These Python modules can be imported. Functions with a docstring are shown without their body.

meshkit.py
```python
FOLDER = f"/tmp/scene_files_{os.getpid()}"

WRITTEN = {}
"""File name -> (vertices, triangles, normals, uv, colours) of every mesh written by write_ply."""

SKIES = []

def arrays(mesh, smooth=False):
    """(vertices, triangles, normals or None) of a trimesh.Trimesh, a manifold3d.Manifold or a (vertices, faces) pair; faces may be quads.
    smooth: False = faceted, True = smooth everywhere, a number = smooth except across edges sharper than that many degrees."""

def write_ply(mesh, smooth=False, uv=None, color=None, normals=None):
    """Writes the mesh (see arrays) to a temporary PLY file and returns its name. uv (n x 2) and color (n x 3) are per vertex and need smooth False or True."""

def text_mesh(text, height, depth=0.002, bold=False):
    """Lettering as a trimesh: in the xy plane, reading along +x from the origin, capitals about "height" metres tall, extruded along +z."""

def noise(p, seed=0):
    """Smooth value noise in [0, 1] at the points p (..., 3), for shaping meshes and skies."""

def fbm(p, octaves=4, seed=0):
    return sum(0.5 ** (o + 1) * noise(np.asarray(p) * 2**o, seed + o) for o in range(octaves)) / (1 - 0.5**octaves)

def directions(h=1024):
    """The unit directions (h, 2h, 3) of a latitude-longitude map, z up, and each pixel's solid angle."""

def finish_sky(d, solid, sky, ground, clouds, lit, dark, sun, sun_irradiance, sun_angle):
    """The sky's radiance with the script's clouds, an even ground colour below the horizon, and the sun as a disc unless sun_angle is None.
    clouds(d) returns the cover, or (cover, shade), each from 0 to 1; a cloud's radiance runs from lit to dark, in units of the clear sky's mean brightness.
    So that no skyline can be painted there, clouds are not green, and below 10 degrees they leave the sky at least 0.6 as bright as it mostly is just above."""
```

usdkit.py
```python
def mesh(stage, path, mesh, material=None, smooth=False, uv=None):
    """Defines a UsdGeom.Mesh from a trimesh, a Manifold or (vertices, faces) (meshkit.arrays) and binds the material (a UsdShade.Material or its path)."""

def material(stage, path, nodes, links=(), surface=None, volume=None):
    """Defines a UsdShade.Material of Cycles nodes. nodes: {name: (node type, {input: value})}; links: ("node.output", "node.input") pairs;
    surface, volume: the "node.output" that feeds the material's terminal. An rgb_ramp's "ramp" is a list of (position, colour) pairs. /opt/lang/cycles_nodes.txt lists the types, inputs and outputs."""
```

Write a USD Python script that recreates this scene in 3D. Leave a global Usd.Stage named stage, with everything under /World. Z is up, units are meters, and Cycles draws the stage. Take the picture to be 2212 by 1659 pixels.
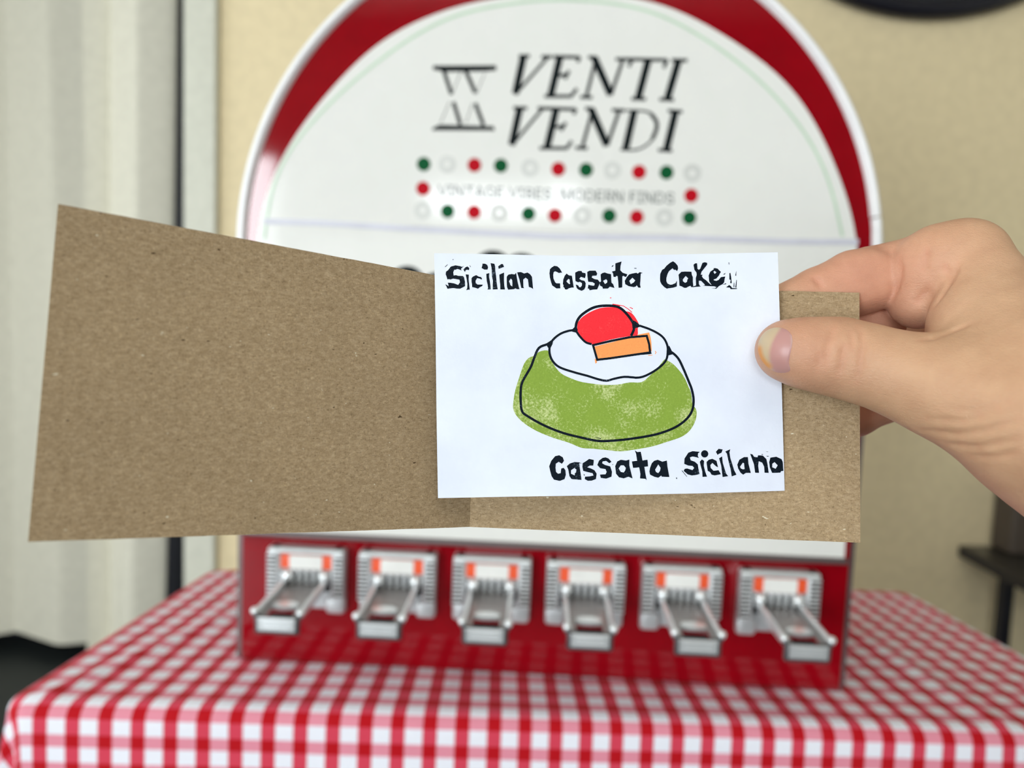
import math
import numpy as np, trimesh, shapely
from shapely.geometry import Polygon, LineString, Point, box as sbox
from shapely.ops import unary_union
import usdkit, meshkit
from pxr import Usd, UsdGeom, UsdLux, Gf, Sdf, UsdShade, Vt

stage = Usd.Stage.CreateInMemory()
UsdGeom.SetStageUpAxis(stage, UsdGeom.Tokens.z)
UsdGeom.SetStageMetersPerUnit(stage, 1.0)
UsdGeom.Xform.Define(stage, '/World')
UsdGeom.Scope.Define(stage, '/World/Looks')

# ------------------------------------------------------------------ camera, light, exposure
EYE = (0.0, 0.0, 1.02)
PITCH, ROLL, FOCAL_PX = 5.2, 2.2, 1671.0
cam = UsdGeom.Camera.Define(stage, '/World/camera')
cam.CreateHorizontalApertureAttr(36.0)
cam.CreateVerticalApertureAttr(36.0 * 1659 / 2212)
cam.CreateFocalLengthAttr(36.0 * FOCAL_PX / 2212)
cam.CreateFStopAttr(9.6)
cam.CreateFocusDistanceAttr(0.198)
cam.CreateClippingRangeAttr(Gf.Vec2f(0.02, 100.0))
cam.CreateExposureAttr(-0.46)
_p, _r = math.radians(PITCH), math.radians(ROLL)
_f = np.array([0, math.cos(_p), -math.sin(_p)])
_u0 = np.cross([1, 0, 0], _f)
_x = math.cos(_r) * np.array([1, 0, 0]) + math.sin(_r) * _u0
_y = -math.sin(_r) * np.array([1, 0, 0]) + math.cos(_r) * _u0
cam.AddTransformOp().Set(Gf.Matrix4d(*_x, 0, *_y, 0, *(-_f), 0, *EYE, 1))


def area_light(name, centre, w, h, color, radiance, toward=(0, 1, 0)):
    """An area light, for window daylight and for added fills: a rectangle w x h at centre, shining toward."""
    l = UsdLux.RectLight.Define(stage, '/World/' + name)
    l.CreateWidthAttr(w); l.CreateHeightAttr(h)
    l.CreateColorAttr(Gf.Vec3f(*color)); l.CreateIntensityAttr(radiance)
    d = np.array(toward, float); d /= np.linalg.norm(d)
    up = np.array([0, 0, 1.0]) if abs(d[2]) < .9 else np.array([0, 1.0, 0])
    x = np.cross(d, up); x /= np.linalg.norm(x); y = np.cross(x, d)
    l.AddTransformOp().Set(Gf.Matrix4d(*x, 0, *y, 0, *(-d), 0, *centre, 1))
    return l


DAY = (0.90, 0.96, 1.0)
area_light('patio_daylight', (-1.80, -2.56, 0.98), 0.84, 1.48, DAY, 24.0)
area_light('frontal_fill_light', (-0.15, -2.56, 1.12), 2.2, 0.48, DAY, 5.2)  # frontal fill, added where the cards hide its reflection
area_light('transom_daylight', (-0.38, -2.56, 1.535), 0.50, 0.10, DAY, 70.0)
area_light('transom_daylight_001', (0.00, -2.56, 1.55), 0.16, 0.11, DAY, 70.0)
area_light('ceiling_fill_light', (0.2, -0.9, 2.34), 0.9, 0.9, (1.0, 0.93, 0.82), 3.2, toward=(0, 0, -1))  # added overhead fill; no lamp hangs there
area_light('left_area_light', (-1.66, 0.75, 1.25), 1.0, 1.6, DAY, 3.0, toward=(1, 0, 0))  # area light standing free in the room, no window behind it

# ------------------------------------------------------------------ traced outlines, in mm on the object they lie on
D = {
    "ink": {"sicilian":[[[[-23.88,26.24],[-22.87,26.29],[-22.1,25.93],[-21.21,26.16],[-20.56,25.74],[-20.09,25.08],[-19.85,21.98],[-19.79,21.86],[-20.26,22.22],[-20.91,22.46],[-21.11,24.37],[-21.7,24.87],[-22.36,24.38],[-22.34,
        22.47],[-22.16,22.13],[-22.88,22.21],[-23.32,24.38]]],[[[-26.57,25.12],[-26.15,25.65],[-25.31,25.8],[-24.49,25.7],[-24.18,26.12],[-24.02,24.98],[-23.8,23.67],[-23.53,22.48],[-23.36,21.88],[-23.95,21.88],[-24.42,22.12],
        [-24.78,21.89],[-25.61,21.83],[-26.27,21.75],[-26.55,22.49],[-26.59,23.69]],[[-25.14,23.44],[-25.2,24.27],[-25.57,24.66],[-26.06,23.92],[-25.83,23.44],[-25.72,22.97],[-25.19,22.55]]],[[[-28.49,25.66],[-27.27,26.19],
        [-27.33,24.29],[-27.28,22.86],[-27.1,21.81],[-28.28,21.85],[-28.3,23.1],[-28.42,24.53]]],[[[-28.75,27.81],[-27.95,28.4],[-27.53,28.4],[-27.25,27.68],[-28.62,27.18]]],[[[-30.69,28.65],[-29.73,28.47],[-29.56,27.87],[-29.52,
        26.68],[-29.35,25.49],[-29.26,24.06],[-29.1,22.63],[-28.96,21.89],[-30.24,21.86],[-30.22,23.11],[-30.15,24.06],[-30.37,25.26],[-30.45,27.4]]],[[[-31.84,25.86],[-31.06,26.09],[-31.14,25.02],[-30.97,24.07],[-30.82,22.64],
        [-30.77,21.87],[-31.6,21.83],[-31.42,22.17],[-31.52,23.12],[-31.74,24.07]]],[[[-33.02,27.41],[-32.81,28.07],[-32.77,28.54],[-32.09,28.5],[-31.57,28.18],[-31.36,27.58],[-31.52,27.02],[-32.29,26.99]]],[[[-35.63,24.81],
        [-35.21,25.22],[-34.44,25.57],[-33.74,25.15],[-33.27,25.09],[-32.98,24.73],[-33.04,24.41],[-33.63,24.68],[-34.22,24.8],[-34.64,24.09],[-34.59,23.49],[-34.12,23.13],[-32.76,23.1],[-33.01,22.71],[-33.54,22.48],[-34.02,
        22.06],[-34.72,22.31],[-35.49,22.49],[-35.54,23.26],[-35.64,23.97]]],[[[-36.12,28.12],[-36.0,28.08],[-35.74,27.64],[-35.85,27.64]]],[[[-37.13,25.76],[-36.33,25.7],[-36.4,24.57],[-36.33,23.62],[-36.15,21.81],[-36.62,21.84],
        [-37.03,21.67],[-36.79,22.2],[-36.72,23.27],[-36.88,24.57]]],[[[-37.67,27.07],[-37.13,27.61],[-36.66,27.82],[-36.19,27.37],[-36.31,26.89],[-36.79,27.01],[-37.14,26.83],[-37.26,26.42],[-37.5,26.66]]],[[[-42.37,23.24],
        [-41.79,22.94],[-41.54,22.65],[-41.6,23.29],[-41.75,23.65],[-41.07,23.62],[-40.13,23.46],[-39.08,23.05],[-38.6,23.75],[-38.71,24.41],[-39.29,24.53],[-40.35,24.71],[-41.06,24.48],[-41.47,24.6],[-41.82,24.48],[-41.99,25.19],
        [-42.22,25.79],[-42.15,26.5],[-41.62,26.86],[-40.9,27.8],[-39.72,28.12],[-38.54,27.91],[-37.96,27.7],[-37.6,28.03],[-37.78,27.73],[-38.19,27.37],[-38.37,27.14],[-38.14,26.78],[-38.67,27.02],[-39.26,27.22],[-39.73,26.97],
        [-40.03,27.03],[-40.33,26.31],[-40.22,25.48],[-39.63,25.6],[-39.05,25.39],[-37.87,25.35],[-37.58,25.05],[-37.36,23.98],[-37.34,22.74],[-38.62,22.09],[-39.33,22.12],[-40.38,22.28],[-41.32,22.17],[-41.4,22.33],[-41.44,
        22.11],[-41.85,22.11],[-42.02,22.59]]],[[[-40.4,29.7],[-40.19,29.73],[-40.27,29.51],[-40.38,29.54]]],[[[-42.45,27.75],[-41.77,28.34],[-41.69,28.28],[-42.31,27.71]]]],"cassata":[[[[4.11,23.88],[4.67,24.84],[5.29,25.55],
        [6.15,25.79],[7.24,25.97],[7.54,25.73],[8.09,26.14],[8.88,25.9],[8.33,25.78],[8.23,24.33],[8.08,22.89],[8.24,22.07],[7.64,22.11],[7.23,22.71],[6.92,22.36],[6.43,22.24],[5.11,22.49],[4.21,23.03]],[[6.86,23.98],[6.12,24.71],
        [5.26,23.87],[5.66,23.0],[6.46,23.44]]],[[[6.6,27.2],[7.27,27.2],[7.27,27.2],[7.2,27.04],[6.72,27.09]]],[[[0.78,26.32],[1.69,26.54],[1.73,28.46],[3.37,28.94],[3.04,27.73],[2.96,26.65],[3.61,25.98],[4.81,25.58],[4.56,
        25.02],[4.19,24.9],[3.83,25.2],[3.47,25.08],[3.38,22.2],[2.8,22.08],[2.44,22.08],[2.41,23.4],[2.26,25.09],[1.9,25.21],[1.71,24.91],[1.17,24.97],[1.07,25.82]]],[[[-5.67,26.27],[-5.06,26.57],[-3.5,26.58],[-3.09,25.84],
        [-3.28,25.3],[-4.37,25.24],[-4.56,24.82],[-3.9,24.4],[-2.94,24.21],[-2.44,23.52],[-2.11,23.79],[-2.19,25.59],[-1.7,25.95],[-1.1,26.09],[-0.38,25.82],[0.52,25.64],[0.55,24.14],[0.6,23.41],[1.01,23.05],[1.35,22.03],[0.15,
        22.4],[-0.34,21.92],[-1.67,21.87],[-1.78,22.35],[-2.43,22.71],[-2.47,23.33],[-2.61,22.95],[-3.18,21.7],[-4.32,21.64],[-5.16,21.47],[-5.28,21.89],[-5.63,21.95],[-5.44,22.91],[-4.42,22.66],[-3.94,22.66],[-3.75,23.2],[-4.4,
        23.62],[-5.48,23.69],[-5.63,25.01]],[[-0.55,23.42],[-0.44,23.9],[-0.77,24.36],[-1.62,23.91],[-1.1,23.07]]],[[[0.72,27.48],[0.87,27.86],[1.26,28.01],[1.05,27.68]]],[[[-8.82,26.1],[-7.95,26.52],[-7.17,26.52],[-7.0,26.1],
        [-6.16,25.91],[-6.11,25.37],[-6.3,24.65],[-7.38,24.99],[-7.81,24.48],[-7.27,24.12],[-6.44,23.93],[-6.15,23.33],[-6.23,22.37],[-6.54,21.72],[-7.21,21.36],[-8.04,21.67],[-8.46,22.03],[-8.74,22.99],[-8.08,22.74],[-7.91,
        22.32],[-7.49,22.26],[-7.12,22.74],[-7.11,23.34],[-7.64,23.7],[-8.13,23.58],[-8.78,23.89],[-8.82,25.14]]],[[[-12.09,23.13],[-11.95,24.32],[-11.57,25.28],[-11.08,25.85],[-10.49,25.39],[-9.71,25.27],[-9.4,22.99],[-9.27,
        22.21],[-9.71,22.25],[-10.55,22.04],[-11.04,21.71],[-11.54,21.75],[-11.69,22.17],[-11.98,22.41],[-11.92,22.89]],[[-10.26,23.48],[-10.3,24.31],[-10.63,24.49],[-11.18,23.86],[-10.89,23.48],[-10.42,23.09],[-10.15,23.24]]],
        [[[-15.37,26.97],[-15.0,27.39],[-14.22,27.89],[-13.44,27.74],[-12.85,27.2],[-12.5,26.6],[-12.25,26.1],[-12.69,26.12],[-13.05,26.01],[-13.47,26.25],[-14.07,26.49],[-14.43,26.25],[-14.58,25.53],[-14.52,24.58],[-14.11,23.62],
        [-13.76,23.32],[-12.81,23.31],[-12.82,22.53],[-12.77,22.03],[-13.78,22.02],[-14.85,22.78],[-15.13,23.62],[-15.41,24.82],[-15.51,25.9]]]],"cake":[[[[30.84,22.03],[31.72,22.63],[32.2,22.27],[32.44,21.84],[33.79,21.77],
        [33.72,21.59],[32.06,21.54],[31.88,21.97]]],[[[33.36,22.02],[33.66,23.96],[33.78,23.96],[33.6,21.9]]],[[[33.65,25.05],[33.41,25.11],[33.73,26.39]]],[[[32.87,22.14],[32.99,23.23],[33.11,23.23],[33.05,22.02]]],[[[31.82,
        24.09],[31.86,25.73],[32.11,25.85],[32.27,24.81],[32.41,23.12],[31.98,23.12],[32.18,23.96]]],[[[31.69,28.58],[31.82,28.58],[31.92,28.03],[31.8,28.04]]],[[[29.88,22.71],[30.87,23.12],[30.87,23.12],[30.92,22.86]]],[[[30.1,
        25.37],[30.82,25.85],[30.82,25.85],[30.66,25.45]]],[[[18.32,25.43],[19.07,26.15],[20.05,26.23],[21.76,26.17],[21.8,25.47],[22.09,24.75],[22.06,23.54],[22.15,22.33],[22.89,22.56],[22.88,24.5],[23.14,25.35],[23.1,25.95],
        [22.57,26.68],[22.35,28.01],[22.79,28.37],[23.3,28.4],[23.37,26.92],[23.73,26.68],[24.1,26.92],[24.75,28.49],[25.37,28.67],[26.0,28.48],[25.97,28.0],[24.45,26.19],[24.19,25.4],[24.73,25.36],[24.48,24.98],[24.89,24.37],
        [25.56,23.94],[26.21,23.27],[26.81,22.72],[27.12,22.67],[26.94,22.78],[26.41,23.63],[26.32,25.21],[26.78,26.18],[27.77,26.84],[27.6,27.02],[28.03,27.12],[28.76,26.95],[29.12,26.53],[29.6,26.1],[29.22,25.56],[29.08,25.19],
        [28.32,24.35],[27.59,24.11],[27.64,23.87],[28.31,23.74],[28.93,23.98],[29.56,24.71],[30.73,24.88],[30.53,24.22],[30.39,23.37],[30.0,22.89],[29.26,22.53],[28.88,22.29],[28.25,21.69],[26.91,21.81],[27.89,21.83],[28.42,
        22.07],[27.73,22.32],[26.07,22.4],[24.72,22.49],[25.21,22.61],[25.22,22.79],[24.27,23.77],[23.66,23.83],[23.64,23.04],[23.81,22.56],[24.17,22.31],[21.66,22.11],[22.08,22.3],[21.6,22.15],[21.42,22.51],[20.81,22.27],[20.25,
        21.95],[19.7,21.98],[19.1,22.34],[18.49,22.53],[18.46,23.8]],[[27.89,26.41],[27.57,26.11],[27.93,25.57],[28.43,25.99]],[[20.6,24.03],[20.86,24.45],[20.2,25.09],[19.39,24.15],[19.44,23.67],[20.03,23.25],[20.53,23.54]]],
        [[[13.43,23.7],[13.4,24.43],[13.48,25.63],[14.02,26.72],[14.58,27.02],[15.21,27.8],[16.2,28.58],[16.94,28.94],[17.54,28.52],[18.13,27.79],[18.24,27.06],[17.97,26.34],[17.62,26.7],[17.13,26.71],[16.77,27.13],[15.78,26.35],
        [15.4,25.63],[15.07,24.54],[15.05,23.7],[15.34,23.09],[16.06,22.78],[16.55,22.84],[17.47,23.2],[17.82,23.86],[17.78,22.35],[16.77,22.02],[15.55,21.88],[15.13,21.79],[14.47,22.19],[13.75,22.98]]]],"cassata_below":[[[[9.48,
        -25.56],[9.66,-24.66],[10.14,-23.47],[10.77,-22.87],[11.7,-22.62],[12.91,-23.14],[14.07,-22.86],[14.19,-24.45],[14.63,-27.1],[12.67,-26.98],[12.52,-26.68],[11.74,-27.23],[10.68,-26.94],[9.62,-26.39]],[[12.24,-25.47],
        [12.41,-24.72],[11.82,-23.8],[10.95,-25.14],[11.16,-25.75],[11.77,-26.06]]],[[[4.96,-22.91],[6.33,-22.78],[6.1,-20.98],[5.78,-20.07],[6.38,-20.53],[7.3,-20.47],[7.71,-22.74],[9.02,-22.54],[9.13,-24.27],[8.14,-24.33],[8.4,
        -26.14],[8.67,-27.8],[8.37,-27.42],[7.0,-27.31],[7.1,-26.11],[6.83,-24.46],[5.23,-24.57]]],[[[0.59,-24.03],[1.15,-22.84],[2.07,-22.43],[3.44,-22.66],[4.28,-22.42],[4.25,-23.95],[5.01,-27.27],[3.96,-26.8],[2.73,-27.2],
        [1.52,-26.9],[0.78,-25.98]],[[3.15,-25.21],[3.36,-24.53],[2.8,-23.85],[2.04,-23.83],[1.44,-24.64],[2.0,-25.56],[2.76,-25.72]]],[[[-0.02,-23.71],[-0.24,-23.71],[0.1,-23.42]]],[[[-4.04,-23.64],[-3.56,-22.52],[-2.64,-21.86],
        [-1.88,-21.73],[-1.12,-22.04],[-0.38,-22.88],[-0.92,-23.25],[-1.74,-22.63],[-2.66,-22.76],[-2.82,-23.21],[-2.07,-23.68],[-0.71,-24.08],[-0.28,-25.51],[-0.46,-26.71],[-1.84,-27.18],[-3.2,-26.95],[-3.41,-26.12],[-1.97,
        -26.08],[-1.65,-25.48],[-1.94,-24.73],[-3.3,-24.48]]],[[[-7.92,-24.01],[-7.82,-23.11],[-7.06,-22.68],[-6.14,-22.06],[-4.93,-22.34],[-5.11,-23.76],[-6.02,-23.75],[-6.7,-24.18],[-5.73,-24.5],[-4.83,-24.97],[-4.27,-25.88],
        [-4.49,-27.22],[-5.49,-27.58],[-6.55,-27.63],[-7.37,-27.16],[-7.28,-26.57],[-6.07,-26.52],[-5.08,-26.31],[-5.3,-25.71],[-6.66,-25.38],[-7.71,-25.06]]],[[[-7.65,-25.81],[-7.35,-26.12],[-7.51,-26.41]]],[[[-11.92,-23.78],
        [-11.15,-23.12],[-9.94,-22.77],[-8.73,-22.87],[-8.05,-23.11],[-8.73,-23.1],[-8.6,-24.29],[-8.21,-27.37],[-10.77,-27.09],[-11.29,-26.34],[-11.56,-24.68]],[[-9.87,-25.62],[-9.61,-25.47],[-9.45,-24.73],[-9.97,-24.27],[-10.88,
        -24.85],[-10.9,-25.74],[-9.93,-26.21]]],[[[-16.45,-23.69],[-15.9,-22.35],[-14.89,-21.18],[-13.83,-20.97],[-12.94,-21.51],[-12.65,-22.42],[-13.19,-23.15],[-14.01,-22.62],[-14.78,-23.12],[-14.87,-24.17],[-14.74,-25.22],
        [-14.22,-25.68],[-13.54,-25.54],[-13.37,-24.35],[-12.76,-24.21],[-12.32,-24.82],[-12.24,-26.02],[-12.59,-27.06],[-13.8,-27.51],[-15.3,-27.15],[-15.89,-26.24],[-16.24,-24.89]]]],"sicilana":[[[[41.1,-23.78],[41.45,-22.64],
        [43.02,-22.44],[44.4,-23.08],[44.69,-23.85],[44.78,-26.13],[44.16,-26.2],[43.99,-26.57],[41.8,-26.6],[41.22,-25.15]],[[42.51,-23.81],[41.87,-24.25],[41.85,-25.16],[42.77,-25.56],[43.34,-24.66]]],[[[40.76,-22.37],[40.29,
        -22.16],[41.15,-22.23]]],[[[40.25,-21.02],[41.03,-21.07],[41.03,-21.07],[40.63,-21.15]]],[[[36.1,-21.55],[36.72,-21.72],[37.09,-22.33],[38.02,-22.5],[38.19,-21.97],[39.44,-22.07],[40.35,-23.0],[40.62,-24.38],[40.87,
        -26.59],[39.78,-26.49],[39.74,-24.97],[39.23,-23.89],[38.31,-23.5],[38.12,-24.63],[38.3,-26.53],[37.29,-26.44],[37.04,-24.31]]],[[[38.98,-21.73],[39.57,-21.69],[39.57,-21.69],[39.36,-21.89]]],[[[32.61,-24.29],[33.19,
        -23.02],[34.45,-22.36],[35.46,-22.38],[35.56,-24.12],[36.12,-26.49],[34.8,-26.46],[34.09,-26.9],[33.4,-26.36],[32.81,-25.28]],[[34.4,-23.95],[34.09,-23.79],[33.29,-24.84],[33.51,-25.3],[34.05,-25.54],[34.52,-25.47]]],
        [[[29.52,-20.82],[30.85,-20.27],[30.6,-21.07],[30.79,-22.51],[31.29,-24.19],[31.72,-25.72],[32.3,-26.87],[31.05,-27.29],[30.86,-25.7],[30.24,-22.96],[29.97,-21.44]]],[[[27.85,-22.53],[28.63,-22.09],[28.75,-23.69],[29.17,
        -25.21],[29.6,-26.58],[30.12,-27.2],[28.65,-27.4],[28.34,-24.44]]],[[[27.04,-20.85],[27.76,-20.1],[28.84,-20.28],[28.5,-21.1],[27.64,-21.47],[27.48,-21.69]]],[[[24.5,-23.45],[25.13,-22.86],[26.06,-22.65],[27.13,-23.2],
        [27.48,-24.87],[26.94,-24.56],[26.04,-23.71],[25.48,-24.23],[25.54,-24.99],[26.29,-25.76],[27.61,-25.63],[28.2,-26.67],[26.57,-26.94],[25.73,-26.73],[25.36,-26.04],[24.75,-25.73]]],[[[23.1,-21.31],[23.21,-20.9],[23.48,
        -20.58],[23.87,-20.4],[24.29,-20.41],[24.67,-20.6],[24.93,-20.93],[25.02,-21.34],[24.91,-21.75],[24.64,-22.07],[24.25,-22.24],[23.82,-22.23],[23.44,-22.05],[23.19,-21.71]]],[[[22.73,-23.34],[23.28,-22.75],[23.86,-23.14],
        [23.73,-24.35],[24.05,-25.86],[24.52,-27.23],[23.35,-27.24],[23.32,-25.85],[22.93,-24.33]]],[[[18.43,-25.6],[18.75,-25.08],[19.37,-25.01],[20.74,-25.46],[21.22,-24.9],[20.77,-24.36],[19.7,-24.26],[18.63,-23.79],[18.74,
        -22.43],[19.78,-20.94],[20.87,-20.58],[22.79,-20.77],[22.32,-21.14],[22.22,-21.89],[22.52,-22.35],[21.75,-22.11],[20.83,-21.94],[20.13,-22.16],[20.34,-22.92],[21.41,-23.32],[22.17,-24.01],[22.3,-25.07],[22.57,-26.51],
        [21.64,-26.72],[20.56,-26.82],[19.49,-26.53]]],[[[17.89,-25.51],[18.05,-25.49],[19.32,-27.13],[19.16,-27.09]]],[[[16.39,-27.37],[16.55,-27.22],[16.66,-27.64],[16.47,-27.64]]]],"outline":[[[[-18.84,6.84],[-18.26,7.26],
        [-17.63,7.52],[-17.02,7.69],[-16.51,7.87],[-15.56,8.48],[-15.3,8.69],[-14.99,9.05],[-14.6,9.43],[-14.13,9.81],[-13.64,10.16],[-13.13,10.47],[-12.6,10.72],[-12.06,10.93],[-11.52,11.09],[-11.02,11.23],[-10.56,11.33],[-9.73,
        11.43],[-9.68,11.58],[-9.27,11.92],[-9.22,12.35],[-9.11,12.92],[-8.93,13.47],[-8.69,13.97],[-8.39,14.44],[-8.02,14.9],[-7.54,15.36],[-6.91,15.84],[-6.17,16.34],[-5.38,16.8],[-4.61,17.17],[-3.88,17.42],[-3.15,17.58],[-2.43,
        17.69],[-1.69,17.75],[-0.9,17.78],[-0.06,17.76],[0.75,17.7],[1.45,17.6],[2.02,17.47],[2.49,17.29],[2.93,17.06],[3.37,16.76],[3.84,16.35],[4.32,15.86],[4.77,15.33],[5.18,14.83],[5.55,14.32],[6.03,13.57],[6.81,13.21],[7.56,
        12.57],[7.71,12.29],[7.77,12.45],[9.71,11.78],[10.34,11.53],[11.56,10.96],[12.14,10.65],[12.67,10.34],[13.13,10.03],[13.54,9.72],[13.91,9.37],[14.25,8.99],[14.55,8.55],[14.8,8.07],[15.0,7.58],[15.16,7.1],[15.25,6.66],
        [15.4,6.9],[16.06,5.49],[16.14,5.4],[16.43,5.23],[16.82,4.92],[17.23,4.55],[17.63,4.11],[18.02,3.61],[18.36,3.02],[18.67,2.38],[19.58,0.25],[21.16,-3.79],[21.34,-4.4],[21.51,-5.08],[21.65,-5.8],[21.76,-6.54],[21.8,-7.27],
        [21.77,-8.01],[21.69,-8.75],[21.55,-9.48],[21.32,-10.17],[21.02,-10.81],[20.64,-11.41],[20.18,-11.98],[19.65,-12.53],[19.02,-13.07],[18.32,-13.6],[17.54,-14.1],[16.7,-14.56],[15.78,-14.98],[14.79,-15.36],[13.77,-15.71],
        [12.77,-16.02],[11.82,-16.28],[10.9,-16.48],[9.94,-16.67],[7.67,-17.03],[5.01,-17.37],[2.58,-17.62],[0.4,-17.77],[-1.48,-17.84],[-2.29,-17.85],[-3.09,-17.83],[-3.94,-17.75],[-4.84,-17.61],[-5.75,-17.42],[-10.19,-16.33],
        [-11.51,-15.98],[-12.8,-15.58],[-14.09,-15.11],[-15.39,-14.59],[-16.65,-14.04],[-17.84,-13.48],[-18.97,-12.88],[-20.07,-12.26],[-21.05,-11.66],[-22.42,-10.78],[-22.84,-10.5],[-23.17,-10.19],[-23.44,-9.75],[-23.63,-9.16],
        [-23.73,-8.51],[-23.77,-7.82],[-23.83,-6.39],[-23.83,-5.59],[-23.81,-4.8],[-23.69,-3.49],[-23.6,-2.95],[-23.45,-2.4],[-23.19,-1.73],[-22.74,-0.9],[-21.58,0.97],[-21.11,1.76],[-20.82,2.38],[-20.44,3.41],[-19.64,5.45],
        [-19.29,6.2]],[[-18.4,6.41],[-18.76,5.9],[-19.08,5.21],[-19.87,3.2],[-20.26,2.14],[-20.58,1.48],[-21.06,0.65],[-22.21,-1.2],[-22.64,-1.99],[-22.88,-2.59],[-23.01,-3.08],[-23.09,-3.57],[-23.2,-4.84],[-23.23,-5.6],[-23.22,
        -6.37],[-23.17,-7.79],[-23.13,-8.44],[-23.04,-9.02],[-22.89,-9.49],[-22.7,-9.81],[-22.46,-10.03],[-20.73,-11.15],[-19.76,-11.74],[-18.68,-12.35],[-17.57,-12.94],[-16.4,-13.49],[-15.15,-14.03],[-13.87,-14.55],[-12.61,
        -15.01],[-11.34,-15.4],[-10.04,-15.75],[-5.62,-16.83],[-4.73,-17.01],[-3.87,-17.15],[-3.05,-17.22],[-2.29,-17.25],[-1.5,-17.24],[0.37,-17.17],[2.53,-17.02],[4.94,-16.77],[7.58,-16.43],[9.83,-16.07],[10.78,-15.89],[11.68,
        -15.69],[12.6,-15.44],[13.58,-15.14],[14.58,-14.8],[15.55,-14.42],[16.43,-14.01],[17.23,-13.57],[17.97,-13.1],[18.64,-12.6],[19.23,-12.09],[19.73,-11.58],[20.14,-11.06],[20.48,-10.52],[20.76,-9.95],[20.96,-9.32],[21.1,
        -8.66],[21.17,-7.97],[21.19,-7.28],[21.15,-6.6],[21.05,-5.9],[20.91,-5.21],[20.76,-4.56],[20.59,-3.98],[19.02,0.02],[18.12,2.13],[17.82,2.74],[17.51,3.27],[17.17,3.72],[16.8,4.12],[16.24,4.61],[15.16,4.37],[15.13,4.17],
        [15.0,3.62],[14.79,3.1],[14.5,2.63],[14.16,2.2],[13.75,1.79],[13.27,1.37],[12.7,0.92],[12.05,0.46],[11.34,0.0],[10.61,-0.4],[9.88,-0.77],[9.11,-1.11],[8.3,-1.4],[7.42,-1.58],[6.45,-1.61],[4.44,-1.4],[3.56,-1.36],[2.8,
        -1.42],[2.08,-1.54],[0.81,-1.82],[0.28,-1.95],[-0.65,-2.24],[-1.17,-2.31],[-1.72,-2.27],[-2.26,-2.18],[-3.41,-1.89],[-4.04,-1.69],[-6.19,-0.97],[-9.01,-0.2],[-10.91,0.39],[-11.87,0.71],[-12.77,1.05],[-13.54,1.41],[-14.16,
        1.82],[-14.65,2.24],[-15.04,2.69],[-15.38,3.16],[-15.67,3.67],[-15.89,4.21],[-16.04,4.76],[-16.14,5.3],[-16.18,5.85],[-16.16,6.4],[-16.13,6.61],[-16.34,6.85],[-16.5,7.23],[-17.44,6.94],[-17.97,6.73]],[[-15.07,7.6],[-15.57,
        6.65],[-15.61,6.35],[-15.63,5.86],[-15.59,5.37],[-15.5,4.89],[-15.36,4.39],[-15.17,3.92],[-14.91,3.46],[-14.6,3.04],[-14.25,2.64],[-13.82,2.26],[-13.27,1.9],[-12.55,1.56],[-11.68,1.23],[-10.74,0.92],[-8.86,0.34],[-6.03,
        -0.44],[-3.87,-1.17],[-3.25,-1.35],[-2.14,-1.64],[-1.65,-1.72],[-1.19,-1.75],[-0.76,-1.7],[0.13,-1.42],[0.68,-1.28],[1.98,-1.0],[2.73,-0.87],[3.55,-0.8],[4.48,-0.84],[6.46,-1.05],[7.35,-1.03],[8.15,-0.86],[8.91,-0.6],
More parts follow.
